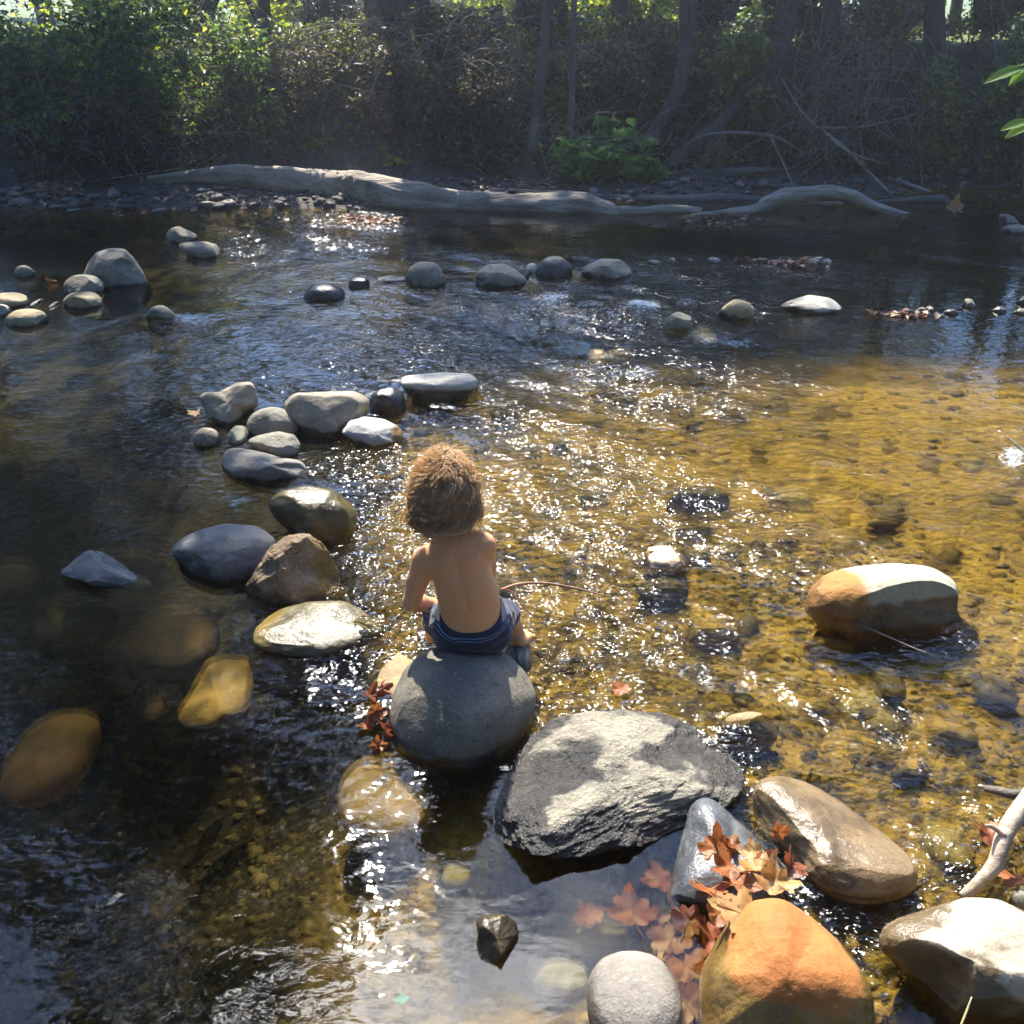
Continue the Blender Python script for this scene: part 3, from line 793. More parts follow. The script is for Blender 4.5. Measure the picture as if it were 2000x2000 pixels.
rock((926, 1785, 1014, 1884), M((.06, .045, .02), (.09, .07, .035), (.055, .04, .018), .5, wrough=.09, key='blackwet'),
     'small glossy black brown rock poking from the still pool', name='river_rock', seed=97, group=NEAR, facets=8, fd=(.55, .85), boxy=2.6,
     poly=[(928, 1800), (940, 1788), (985, 1784), (1008, 1800), (1014, 1825), (985, 1865), (955, 1884), (940, 1870)])
rock((1566, 1099, 1874, 1252), M((.52, .47, .34), (.60, .55, .41), (.11, .072, .036), .075, amp=.02, stain=((.50, .23, .05), (-1, -.1, .2), .085, .055), speck=.35, key='lone'),  # brown lower band is part wetness, part shade painted on the front
     'big pale sunlit rock with an orange left end, alone in the golden shallows', name='boulder', cat='boulder', seed=98, group=NEAR, br=.62, q=(.3, 1.2), boxy=2.35, facets=4, fd=(.85, .97),
     planes=[(.35, -.92, .12, .55)],
     poly=[(1568, 1190), (1580, 1145), (1610, 1118), (1660, 1106), (1750, 1099), (1815, 1103), (1860, 1126), (1873, 1150), (1873, 1225), (1850, 1235), (1700, 1238), (1630, 1232), (1590, 1215)])
rock((1398, 1390, 1518, 1482), m_suby, 'yellow stone with water welling over it above the craggy rock', seed=99, group=NEAR, top=.028, coa=.8)
rock((1966, 850, 2030, 912), m_pale, 'white rock with splashing water at the right edge', seed=100, group=NEAR, facets=7)
rock((1968, 1734, 2020, 1785), m_grey, 'small pale grey stone above the cream patched rock', seed=101, group=NEAR, zf=.4)
# --- stones under water
for (bx, mm, lab, s, tp) in [
    ((239, 1197, 430, 1336), m_sub, 'dark brown stone under water left of the yellow flanked rock', 110, -.05),
    ((0, 1394, 198, 1580), M((.4, .25, .08), (.4, .25, .08), (.34, .19, .06), .5, amp=0, wrough=.6, speck=.4, key='submerged_gold'), 'big round sunlit brown stone under water at lower left', 112, -.03),  # brighter than the other brown stones: a sun patch put into its colour
    ((150, 1085, 335, 1170), m_sub, 'brown stone under water behind the pointed wet rock', 113, -.06),
    ((-40, 1103, 82, 1175), m_sub, 'brown stone under water at the left edge', 114, -.06),
    ((60, 1180, 235, 1290), m_subd, 'blackish stone under water below the pointed wet rock', 115, -.10),
    ((281, 1370, 322, 1412), m_sub, 'little brown stone under water left of the tall yellow one', 116, -.06),
    ((500, 1290, 720, 1345), m_subd, 'dark foot of stone under water below the yellow flanked rock', 117, -.04),
    ((660, 1490, 855, 1670), m_suby, 'yellow flat stone under water in the shadow of the seat boulder', 118, -.05),
    ((862, 1690, 922, 1738), m_subg, 'small grey green stone under water above the black glossy rock', 119, -.03),
    ((1251, 1066, 1340, 1124), M((.4, .3, .2), (.4, .3, .2), (.42, .30, .19), .5, amp=0, wrough=.5, key='pink'), 'pinkish stone awash in the riffle right of the child', 120, .006),
    ((1330, 1222, 1445, 1275), m_suby, 'golden stone under water in the riffle, right of the twig', 121, -.015),
    ((1566, 1250, 1668, 1292), m_suby, 'pale yellow stone under water in front of the orange ended rock', 122, -.02),
    ((1702, 1306, 1770, 1372), m_subd, 'dark greenish stone under water below the orange ended rock', 123, -.01),
    ((1895, 1325, 1990, 1392), m_subd, 'long dark stone under water near the right edge', 124, -.02),
    ((1738, 1504, 1815, 1536), m_subd, 'dark flat stone under water above the cream streaked rock', 125, -.02),
    ((1300, 955, 1425, 1012), m_subd, 'dark stone under the riffle upstream of the pinkish one', 126, -.002),
    ((1240, 1130, 1345, 1190), m_subd, 'dark hollow stone just below the pinkish one', 127, -.004),
    ((960, 800, 1015, 830), m_suby, 'small yellow stone under water right of the whitish rock', 128, -.02),
    ((1690, 1020, 1760, 1045), m_sub, 'small brown stone under water above the orange ended rock', 129, -.02),
    ((1040, 1880, 1150, 1950), m_subg, 'pale grey stone under water left of the round bottom rock', 130, -.06),
    ((1060, 1560, 1290, 1760), m_subd, 'grey stone under the still pool beneath the craggy rock', 132, -.10),
    ((1050, 1800, 1230, 1850), m_subg, 'flat brownish stone under the still pool above the round rock', 133, -.07),
]:
    rock(bx, mm, lab, name='submerged_stone', cat='stone', seed=s, group=SUB, top=tp, coa=.5, br=1.0, boxy=2.4, facets=4)

rock((344, 1285, 497, 1434), m_suby, 'tall yellow brown stone under water in front of the yellow flanked rock', name='submerged_stone', cat='stone', seed=111, group=SUB, top=-.035, br=1.2, boxy=2.6, facets=5,
     poly=[(405, 1300), (440, 1286), (488, 1290), (497, 1340), (482, 1405), (400, 1432), (350, 1428), (344, 1400), (385, 1340)])

# gravel and cobbles of the bed: nobody could count these
def gravel(name, n, xr, yr, smin, smax, seed, mat, flat=.55, zoff=.2, keep=None):
    rng = np.random.RandomState(seed)
    v, f = ico(1)
    x = rng.uniform(*xr, n); y = rng.uniform(*yr, n)
    if keep is not None:
        k = keep(x, y); x, y = x[k], y[k]
    n = len(x)
    s = smin * (smax / smin) ** (rng.uniform(0, 1, n) ** 2.2)
    z = ground_z(x, y) + s * zoff * flat
    an = rng.uniform(0, 2 * np.pi, n)
    e = np.stack([s * rng.uniform(.8, 1.4, n), s * rng.uniform(.6, 1.0, n), s * flat * rng.uniform(.6, 1.1, n)], 1)
    lump = 1 + .16 * rng.normal(size=(n, len(v)))
    P = v[None] * e[:, None, :] * lump[:, :, None]
    ca, sa = np.cos(an)[:, None], np.sin(an)[:, None]
    P = np.stack([P[..., 0] * ca - P[..., 1] * sa, P[..., 0] * sa + P[..., 1] * ca, P[..., 2]], -1)
    P = P + np.stack([x, y, z], 1)[:, None, :]
    F = (f[None] + (np.arange(n) * len(v))[:, None, None]).reshape(-1, 3)
    o = link(name, make_mesh(name, P.reshape(-1, 3), F, True, {'tint': np.repeat(rng.uniform(0, 1, n), len(v))}, [mat]))
    return o

t = NT('gravel_stone')
a = t.n('Attribute', attribute_name='tint').outputs['Fac']
col = t.ramp(a, [(0, (.03, .025, .012)), (.25, (.13, .09, .03)), (.5, (.28, .20, .06)), (.7, (.40, .28, .08)), (.85, (.30, .26, .16)), (.97, (.6, .50, .28))])
nn = t.noise(t.pos(), 90, 4, .6)
col = t.mix(t.step(nn, .4, .7), col, t.mix(.5, col, (.05, .04, .015)))
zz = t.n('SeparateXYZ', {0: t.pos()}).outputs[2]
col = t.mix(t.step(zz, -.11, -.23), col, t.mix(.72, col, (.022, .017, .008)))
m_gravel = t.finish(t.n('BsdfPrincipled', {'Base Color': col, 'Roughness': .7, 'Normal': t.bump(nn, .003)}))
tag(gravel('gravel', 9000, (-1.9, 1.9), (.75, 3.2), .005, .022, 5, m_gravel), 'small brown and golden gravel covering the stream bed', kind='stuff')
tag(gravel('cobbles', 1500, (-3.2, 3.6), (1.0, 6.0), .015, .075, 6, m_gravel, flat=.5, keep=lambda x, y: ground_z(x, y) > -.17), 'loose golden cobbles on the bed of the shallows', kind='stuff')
t = NT('bar_gravel_stone')
a = t.n('Attribute', attribute_name='tint').outputs['Fac']
col = t.ramp(a, [(0, (.05, .045, .04)), (.5, (.08, .072, .06)), (.8, (.14, .125, .105)), (.95, (.30, .27, .23))])
m_bar = t.finish(t.n('BsdfPrincipled', {'Base Color': col, 'Roughness': .8}))
tag(gravel('shore_gravel', 3800, (-6, 6.5), (8.6, 11.0), .015, .075, 8, m_bar, zoff=.4, keep=lambda x, y: np.abs(y - shore(x) - .12) < .42),
    'grey gravel along the far shore', kind='stuff')

# ================================================================== driftwood and logs
m_log = bark_mat('weathered_wood', (.38, .31, .23), (.58, .49, .37), (.35, 2.6, 2.6), 16, .8, .03)
m_logd = bark_mat('dark_wet_wood', (.10, .085, .065), (.19, .16, .13), (.35, 2.2, 2.2), 14, .7, .012)
m_twig = bark_mat('dead_twig', (.22, .18, .14), (.40, .34, .27), (1, 1, 1), 20)
m_bark = bark_mat('tree_bark', (.060, .050, .038), (.13, .11, .085), (1.5, 1.5, .35), 12, .9, .02)
m_barkl = bark_mat('pale_tree_bark', (.12, .105, .08), (.22, .19, .15), (1.5, 1.5, .35), 12, .9, .015)

def px_path(pts):
    """(px, py, distance, radius in px) -> world points and radii"""
    P, r = [], []
    for px, py, Y, rp in pts:
        p = on_y(px, py, Y); P.append(p); r.append(rp * ((p - CAMP) @ FWD) / FPX)
    return np.array(P), np.array(r)

def limb(P, r, n=60, sides=16, seed=0, rough=.16):
    Pc = catmull(P, n); rc = np.interp(np.linspace(0, 1, n), np.linspace(0, 1, len(r)), r)
    rng = np.random.RandomState(seed)
    V, Q, T = tube(Pc, rc, sides)
    k = n * sides
    ctr = np.repeat(Pc, sides, 0)
    d = V[:k] - ctr
    s = np.repeat(np.linspace(0, 1, n) * len(P), sides)
    th = np.tile(np.linspace(0, 2 * np.pi, sides, endpoint=False), n)
    nz = fbm(np.stack([s * 1.3, np.cos(th) * 1.2 + seed, np.sin(th) * 1.2], 1), 3, seed)
    groove = fbm(np.stack([s * .5, np.cos(th) * 5, np.sin(th) * 5 + seed], 1), 2, seed + 3)
    V[:k] = ctr + d * (1 + rough * nz + rough * .45 * groove)[:, None]
    return V, Q, T

def wood(name, paths, mat, label, cat, group=None, n=60, sides=16, rough=.16, part='side_branch', world=False):
    root = None
    for i, pts in enumerate(paths):
        P, r = px_path(pts) if not world else (np.array([p[:3] for p in pts]), np.array([p[3] for p in pts]))
        b = Bag(); b.add(*limb(P, r, n if i == 0 else max(16, n // 2), sides if i == 0 else max(8, sides // 2), len(label) + i, rough))
        if i == 0:
            o = b.build(name, mat, None, tuple(P[0])); root = o; base = P[0]
        else:
            b.V = [v - base for v in b.V]
            b.build(part, mat, root)
    return tag(root, label, cat, group)

wood('log', [[(290, 352, 9.95, 8), (430, 342, 9.85, 18), (540, 351, 9.75, 25), (640, 364, 9.65, 28), (700, 371, 9.55, 32), (780, 386, 9.35, 32), (870, 400, 9.35, 31), (960, 407, 9.25, 29), (1050, 407, 9.15, 29), (1130, 405, 9.10, 30), (1190, 420, 9.05, 22), (1250, 442, 9.00, 9)],
             [(690, 372, 9.50, 20), (682, 352, 9.45, 15), (684, 342, 9.43, 4)],
             [(1180, 414, 9.05, 14), (1250, 414, 9.00, 11), (1310, 409, 9.00, 10), (1370, 414, 9.00, 7)]],
     m_log, 'long weathered grey log with a stub of broken branch, lying along the far shore', 'log', 'logs along the far shore', 220, 32, .30)
wood('log', [[(1330, 430, 8.90, 6), (1374, 424, 8.95, 10), (1430, 420, 9.00, 12), (1481, 409, 9.05, 13), (1505, 394, 9.10, 15), (1535, 384, 9.15, 16), (1580, 378, 9.15, 14), (1619, 377, 9.15, 13), (1666, 385, 9.10, 13), (1699, 401, 9.05, 11), (1753, 418, 9.00, 7), (1822, 430, 8.95, 3)],
             [(1490, 409, 9.10, 6), (1530, 399, 9.15, 5), (1590, 397, 9.20, 5), (1645, 398, 9.25, 3)]],
     m_log, 'pale curved branch arching over the water at the right end of the long log', 'log', 'logs along the far shore', 150, 24, .24)
wood('log', [[(560, 352, 10.45, 7), (740, 370, 10.15, 9), (915, 378, 9.95, 13), (1100, 386, 9.75, 13), (1200, 391, 9.70, 12), (1350, 396, 9.65, 15), (1400, 392, 9.65, 15), (1480, 395, 9.65, 12), (1570, 402, 9.65, 6)]],
     m_logd, 'thinner dark log lying parallel behind the long grey one', 'log', 'logs along the far shore', 110, 16)
wood('log', [[(1270, 356, 10.45, 12), (1330, 348, 10.35, 16), (1400, 345, 10.35, 15), (1460, 336, 10.35, 9), (1520, 332, 10.35, 4)]],
     m_logd, 'short dark log on the bank under the leaning trunk', 'log', 'logs along the far shore', 60, 14)
wood('log', [[(1690, 398, 9.55, 4), (1760, 394, 9.55, 9), (1830, 391, 9.55, 10), (1862, 402, 9.45, 7)]],
     m_logd, 'short log in the water right of the pale curved branch', 'log', 'logs along the far shore', 50, 14)
wood('driftwood', [[(1735, 347, 10.4, 3), (1790, 366, 10.2, 4), (1853, 389, 10.0, 4.5)], [(1812, 374, 10.1, 2.5), (1830, 398, 9.9, 3), (1815, 384, 10.0, 2)]],
     m_log, 'straight pale stick slanting down to the yellow leaves at right', 'driftwood', None, 30, 8, .08)
wood('driftwood', [[(1597, 248, 10.4, 4), (1650, 290, 10.2, 4), (1700, 340, 10.0, 3.5), (1735, 375, 9.8, 2.5), (1766, 408, 9.5, 1.6)],
                   [(1600, 252, 10.4, 3), (1660, 298, 10.1, 3), (1720, 318, 10.0, 1.2)], [(1597, 250, 10.4, 3), (1680, 248, 10.4, 2.2), (1780, 226, 10.4, 1.1)],
                   [(1600, 255, 10.4, 3), (1560, 210, 10.4, 2.4), (1525, 150, 10.5, 1.6)]],
     m_twig, 'long thin bare branch slanting from the bank down to the pale curved branch', 'branch', None, 40, 8, .08)
wood('driftwood', [[(1338, 290, 10.4, 2), (1370, 268, 10.2, 4), (1420, 260, 10.1, 4), (1480, 262, 10.1, 3.4), (1525, 272, 10.1, 2.6), (1570, 300, 10.1, 1.6)],
                   [(1505, 268, 10.1, 2.5), (1530, 320, 10.0, 2.3), (1552, 372, 9.9, 1.6)]],
     m_twig, 'thin yellowish branch arching sideways in front of the leaning trunk', 'branch', None, 40, 8, .08)
wood('driftwood', [[(1845, 412, 9.9, 4), (1900, 404, 9.9, 4), (1960, 412, 9.8, 3.4), (2020, 424, 9.8, 3)], [(1850, 414, 9.9, 3), (1920, 418, 9.8, 2.6), (1975, 408, 9.8, 2)]],
     m_log, 'grey sticks washed up at the far right shore beside the round pale rock', 'driftwood', None, 30, 8, .1)
p = [on_z(2030, 1530, .10), on_z(1985, 1592, .10), on_z(1962, 1632, .09), on_z(1946, 1684, .06), on_z(1915, 1722, .03), on_z(1880, 1752, .0)]
wood('driftwood', [[(*q, r) for q, r in zip(p, (.019, .018, .017, .016, .014, .010))],
                   [(*on_z(1962, 1632, .10), .006), (*on_z(1940, 1616, .11), .005), (*on_z(1925, 1612, .115), .003)]],
     bark_mat('tan_wood', (.42, .32, .22), (.62, .52, .40), (1, 1, 1), 40, .7, .006), 'thick bent tan branch at the right edge above the cream patched rock', 'driftwood', None, 50, 18, .12, world=True)
p = [on_z(2040, 1550, .03), on_z(1985, 1552, .035), on_z(1950, 1545, .02), on_z(1915, 1538, -.01)]
wood('driftwood', [[(*q, r) for q, r in zip(p, (.014, .012, .010, .006))]], m_logd, 'short wet dark branch in the splashing water at the right edge', 'driftwood', None, 30, 12, .12, world=True)
p = [on_z(978, 1152, .14), on_z(1012, 1141, .13), on_z(1059, 1139, .10), on_z(1121, 1148, .06), on_z(1190, 1166, .015)]
wood('twig', [[(*q, r) for q, r in zip(p, (.0035, .004, .004, .003, .002))],
              [(*on_z(985, 1150, .14), .003), (*on_z(1000, 1158, .11), .0025), (*on_z(1030, 1193, .06), .002), (*on_z(1067, 1222, .01), .0015)],
              [(*on_z(1178, 1163, .02), .002), (*on_z(1184, 1150, .04), .0016), (*on_z(1188, 1142, .05), .001)]],
     bark_mat('reddish_twig', (.45, .26, .16), (.58, .38, .24), (1, 1, 1), 40), 'thin reddish forked twig over the riffle right of the child', 'twig', None, 30, 8, .05, world=True)
p = [on_z(1650, 1190, .05), on_z(1660, 1205, .045), on_z(1684, 1222, .03), on_z(1735, 1244, .015), on_z(1790, 1268, .004), on_z(1850, 1290, -.01)]
wood('twig', [[(*q, r) for q, r in zip(p, (.0025, .003, .003, .0026, .002, .0015))]], m_twig, 'thin twig leaning on the orange ended rock', 'twig', None, 30, 6, .05, world=True)
p = [on_z(1898, 1947, .12), on_z(1888, 1975, .11), on_z(1874, 2010, .10)]
wood('dry_grass', [[(*q, r) for q, r in zip(p, (.001, .002, .002))]], bark_mat('dry_stem', (.6, .5, .22), (.7, .6, .3)), 'dry yellow grass stem at the bottom edge over the cream patched rock', 'stem', None, 12, 6, .02, world=True)

# ================================================================== leaves
def leaf_cloud(centres, size, seed, aspect=.62, up=0.3, fold=.18, tint=None, droop=0.0):
    """one small folded leaf per centre; returns V, T, tint"""
    rng = np.random.RandomState(seed)
    n = len(centres)
    s = size * rng.uniform(.6, 1.35, n)
    nr = rng.normal(size=(n, 3)); nr[:, 2] = np.abs(nr[:, 2]) + up * 2; nr /= np.linalg.norm(nr, axis=1, keepdims=True)
    d = rng.normal(size=(n, 3)); d[:, 2] -= droop * 2
    d -= nr * np.sum(d * nr, 1, keepdims=True); d /= np.linalg.norm(d, axis=1, keepdims=True) + 1e-9
    w = np.cross(nr, d)
    c = np.asarray(centres)
    base = c - d * (s * .5)[:, None]; tip = c + d * (s * .5)[:, None]
    l = c + w * (s * aspect * .5)[:, None] + nr * (s * fold)[:, None] - d * (s * .08)[:, None]
    r = c - w * (s * aspect * .5)[:, None] + nr * (s * fold)[:, None] - d * (s * .08)[:, None]
    V = np.stack([base, l, tip, r], 1).reshape(-1, 3)
    i = np.arange(n)[:, None] * 4
    T = np.concatenate([i + np.array([[0, 2, 1]]), i + np.array([[0, 3, 2]])])
    tv = rng.uniform(0, 1, n) if tint is None else np.clip(tint + rng.normal(size=n) * .12, 0, 1)
    return V, T, np.repeat(tv, 4)

def clump_points(c, rad, n, seed, clumps=40, spread=.22, shell=.45):
    """leaf positions gathered in clumps inside an ellipsoid: uneven outline with gaps"""
    rng = np.random.RandomState(seed)
    u = rng.normal(size=(clumps, 3)); u /= np.linalg.norm(u, axis=1, keepdims=True)
    rr = (shell + (1 - shell) * rng.uniform(0, 1, clumps)) [:, None]
    cc = np.array(c) + u * rr * np.array(rad) * rng.uniform(.8, 1.12, (clumps, 1))
    k = rng.randint(0, clumps, n)
    sp = spread * np.array(rad) * (.5 + rng.uniform(0, 1, clumps)[k])[:, None]
    return cc[k] + rng.normal(size=(n, 3)) * sp * .55, k

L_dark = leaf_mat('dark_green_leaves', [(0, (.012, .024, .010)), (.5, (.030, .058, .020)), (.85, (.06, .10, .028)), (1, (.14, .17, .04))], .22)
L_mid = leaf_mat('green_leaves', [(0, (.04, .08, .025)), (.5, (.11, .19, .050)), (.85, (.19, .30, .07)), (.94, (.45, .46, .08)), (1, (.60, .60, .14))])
L_olive = leaf_mat('olive_brown_leaves', [(0, (.022, .020, .010)), (.45, (.055, .048, .024)), (.8, (.095, .095, .035)), (1, (.20, .21, .06))])
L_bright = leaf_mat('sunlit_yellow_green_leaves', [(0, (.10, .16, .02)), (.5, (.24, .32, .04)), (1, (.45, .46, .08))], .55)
L_fresh = leaf_mat('fresh_green_leaves', [(0, (.08, .19, .05)), (.6, (.15, .32, .08)), (1, (.30, .44, .11))], .5)
L_mix = leaf_mat('autumn_mixed_leaves', [(0, (.05, .08, .025)), (.45, (.13, .19, .045)), (.7, (.26, .33, .07)), (.88, (.42, .40, .08)), (.95, (.40, .16, .10)), (1, (.6, .5, .25))])

def crown_bag(blobs, size, seed, dens=1.0, clumps=36, spread=.26):
    b = Bag()
    for i, (x, y, z, rx, ry, rz, n) in enumerate(blobs):
        pts, k = clump_points((x, y, z), (rx, ry, rz), int(n * dens), seed * 31 + i, clumps, spread)
        V, T, tv = leaf_cloud(pts, size, seed * 77 + i, droop=.2)
        b.add(V, None, T, tv)
    return b

def tree(label, trunks, blobs, size=.13, leafmat=None, bark=None, seed=1, group='trees on the far bank', limbs=6, name='tree'):
    P0, r0 = px_path(trunks[0])
    base = P0[-1]
    root = empty(name, tuple(base), label, 'tree', group)
    rng = np.random.RandomState(seed)
    tb = Bag(); tops = []
    for ti, tr in enumerate(trunks):
        P, r = px_path(tr)          # listed from the top of the picture downwards
        P, r = P[::-1], r[::-1]
        d = P[-1] - P[-2]; d = d / np.linalg.norm(d); d[2] = abs(d[2])
        if blobs:
            bl = blobs[min(ti, len(blobs) - 1)]
            tgt = np.array(bl[:3]) + (0, 0, .2)
            mid = P[-1] + d * np.linalg.norm(tgt - P[-1]) * .45 + (tgt - P[-1]) * .1
            P2 = np.vstack([P, mid, tgt]); r2 = np.concatenate([r, [r[-1] * .72, r[-1] * .25]])
        else:
            P2 = np.vstack([P, P[-1] + d * 1.5, P[-1] + d * 3]); r2 = np.concatenate([r, [r[-1] * .7, r[-1] * .3]])
        foot = P2[0].copy(); foot[2] = min(foot[2], float(ground_z(foot[0], foot[1])) ) - .1
        P2 = np.vstack([foot, P2]); r2 = np.concatenate([[r2[0] * 1.35], r2])
        tb.add(*limb(P2, r2, 50, 12, seed + ti, .10))
        tops.append((P2, r2))
    o = tb.build('trunk', bark or m_bark, None, tuple(base)); o.parent = root; o.location = (0, 0, 0)
    if blobs:
        lb = Bag()
        P2, r2 = tops[0]
        for i in range(limbs):
            bl = blobs[rng.randint(len(blobs))]
            s = P2[-2] * (1 - (f := rng.uniform(0, .8))) + P2[-3] * f
            e = np.array(bl[:3]) + rng.normal(size=3) * np.array(bl[3:6]) * .55
            m = (s + e) / 2 + rng.normal(size=3) * .25
            lb.add(*limb(np.array([s, m, e]), np.array([r2[-2] * .5, r2[-2] * .3, .012]), 14, 6, i, .05))
        o = lb.build('branches', bark or m_bark, None, tuple(base)); o.parent = root; o.location = (0, 0, 0)
        o = crown_bag(blobs, size, seed).build('crown', leafmat or L_dark, None, tuple(base)); o.parent = root; o.location = (0, 0, 0)
    return root

N = 1500
tree('pair of thick dark trunks side by side before the tan house', [[(745, -30, 12.4, 32), (742, 40, 12.4, 34), (738, 95, 12.3, 36)], [(815, -30, 12.5, 26), (812, 40, 12.5, 28), (805, 95, 12.4, 30)]],
     [(-1.2, 13.6, 8.4, 1.6, 1.5, 1.2, N), (-.6, 14.6, 8.8, 1.6, 1.5, 1.2, N)], seed=1)
tree('slim slightly leaning trunk rising from the middle of the bank', [[(1069, -20, 10.9, 9), (1062, 100, 10.85, 10), (1050, 200, 10.8, 11), (1038, 310, 10.6, 12)]],
     [(.3, 12.6, 5.4, 1.1, 1.0, 1.0, N), (.6, 11.6, 4.2, 1.0, .8, .8, N)], bark=m_barkl, seed=2)
tree('very thin upright stem right of the slim leaning trunk', [[(1122, -20, 10.9, 6), (1118, 150, 10.85, 6.5), (1113, 300, 10.7, 7)]],
     [(1.2, 13.4, 6.6, 1.1, 1.0, 1.0, N)], bark=m_barkl, seed=3)
tree('dark upright trunk on top of the bank between two sunlit gaps', [[(1212, -20, 13.2, 17), (1211, 40, 13.2, 18), (1211, 85, 13.1, 19)]],
     [(1.9, 14.6, 8.0, 1.5, 1.3, 1.2, N), (1.6, 15.2, 5.0, 1.5, 1.0, 1.3, N)], seed=4)
tree('bent trunk curving left towards its foot beside the big leaved shrub', [[(1343, -20, 11.0, 15), (1340, 80, 11.0, 15), (1326, 174, 10.9, 14), (1280, 256, 10.7, 14), (1262, 290, 10.6, 15)]],
     [(2.2, 12.0, 4.7, 1.1, .9, .9, N), (2.9, 13.2, 6.4, 1.2, 1.0, 1.0, N)], seed=5)
tree('long leaning trunk slanting from the top down to the shore logs', [[(1534, -20, 11.2, 13), (1528, 50, 11.2, 13), (1512, 112, 11.1, 13), (1455, 182, 11.0, 12), (1409, 238, 10.8, 12), (1300, 332, 10.5, 14)],
                                                                             [(1556, -20, 11.2, 9), (1545, 60, 11.2, 9), (1520, 120, 11.1, 9)]],
     [(3.4, 11.6, 4.2, 1.2, .9, .9, N), (4.0, 13.0, 6.2, 1.3, 1.1, 1.1, N)], seed=6)
tree('thin slanting pole like trunk between the bent and the long leaning ones', [[(1450, -20, 11.8, 6), (1420, 40, 11.8, 6.5), (1392, 90, 11.7, 7), (1360, 150, 11.5, 7)]],
     [(3.0, 14.8, 5.0, 1.5, 1.0, 1.3, N)], seed=7)
tree('dark trunk on the bank above the bare twigs', [[(1626, -20, 12.2, 19), (1626, 50, 12.2, 20), (1622, 110, 12.0, 21)]],
     [(4.6, 14.6, 7.8, 1.6, 1.3, 1.3, N), (4.6, 15.0, 4.6, 1.6, 1.0, 1.3, N)], seed=8)
tree('broad dark trunk at the upper right behind leaves', [[(1826, -20, 11.7, 20), (1826, 60, 11.7, 21), (1822, 120, 11.6, 22)]],
     [(5.0, 12.2, 4.8, 1.3, .9, 1.0, N), (5.8, 13.6, 6.6, 1.4, 1.2, 1.2, N)], seed=9)
tree('dark trunk at the far upper left behind the green shrub', [[(192, -20, 11.6, 13), (192, 60, 11.6, 14), (194, 120, 11.4, 15)]],
     [(-5.0, 11.6, 3.8, 1.5, 1.2, 1.3, N), (-6.0, 11.0, 5.8, 1.5, 1.3, 1.2, N), (-4.0, 12.6, 5.2, 1.2, 1.0, 1.2, N), (-7.2, 11.6, 3.4, 1.4, 1.2, 1.3, N), (-8.6, 11.6, 3.8, 1.4, 1.2, 1.5, N)], seed=10)
tree('branching dark trunk in front of the sunlit foliage at upper left', [[(515, -20, 11.9, 12), (512, 30, 11.9, 14), (506, 95, 11.7, 16)],
                                                                       [(470, -30, 11.9, 5), (500, 35, 11.85, 6), (508, 60, 11.8, 7)]],
     [(-4.9, 9.8, 6.0, 1.3, 1.3, .8, 1500), (-3.6, 9.4, 6.4, 1.1, 1.1, .6, 1300), (-2.0, 5.7, 6.2, .75, .6, .45, 900), (-3.3, 10.2, 7.5, 1.4, 1.2, .6, 1700), (-2.5, 9.3, 6.9, .8, .8, .5, 900), (-3.65, 10.8, 7.4, 1.1, 1.0, .5, 1900), (-4.6, 10.6, 7.2, 1.3, 1.1, .6, 1900), (-3.5, 11.9, 8.2, 1.0, .9, .5, 1500), (-2.5, 14.6, 9.5, 1.5, 1.2, .6, 1700), (-3.0, 6.0, 6.0, .9, .7, .5, 900), (-2.7, 8.6, 6.1, .9, 1.1, .7, 1300), (-2.35, 7.2, 6.1, .85, .8, .6, 1900), (-1.95, 6.8, 5.9, .5, .5, .4, 700), (-1.66, 6.9, 5.9, .38, .6, .3, 600), (-4.6, 8.2, 5.6, 1.2, 1.2, .8, 1300), (-3.6, 7.0, 5.2, .9, .8, .6, 900)], seed=11, limbs=10)
tree('trunk hidden at the right edge behind the hanging leaves', [[(2050, -20, 11.0, 18), (2050, 80, 11.0, 18), (2045, 200, 10.8, 20)]],
     [(7.2, 12.0, 4.4, 1.4, 1.2, 1.4, N), (6.6, 14.5, 7.0, 1.6, 1.3, 1.4, N), (8.8, 12.0, 4.0, 1.4, 1.3, 1.6, N)], seed=12)

def far_tree(x, Y, r, blobs, size, seed, label, mat=None, group='tall trees beyond the bank'):
    root = empty('tree', (x, Y, float(ground_z(x, Y))), label, 'tree', group)
    b = np.array([x, Y, float(ground_z(x, Y)) - .2]); rng = np.random.RandomState(seed)
    top = np.array(blobs[0][:3], float)
    tb = Bag(); tb.add(*limb(np.array([b, b * .6 + top * .4 + rng.normal(size=3) * .15, top]), np.array([r * 1.3, r, r * .3]), 30, 10, seed, .1))
    for bl in blobs[1:]:
        e = np.array(bl[:3]); m = b * .5 + top * .5
        tb.add(*limb(np.array([m, (m + e) / 2 + (0, 0, .3), e]), np.array([r * .5, r * .35, .02]), 14, 6, seed, .05))
    loc = tuple(root.location)
    o = tb.build('trunk', m_bark, None, loc); o.parent = root; o.location = (0, 0, 0)
    o = crown_bag(blobs, size, seed).build('crown', mat or L_dark, None, loc); o.parent = root; o.location = (0, 0, 0)
ORD = ['first', 'second', 'third', 'fourth', 'fifth', 'sixth', 'seventh', 'eighth', 'ninth', 'tenth', 'eleventh', 'twelfth', 'thirteenth']
k = 0
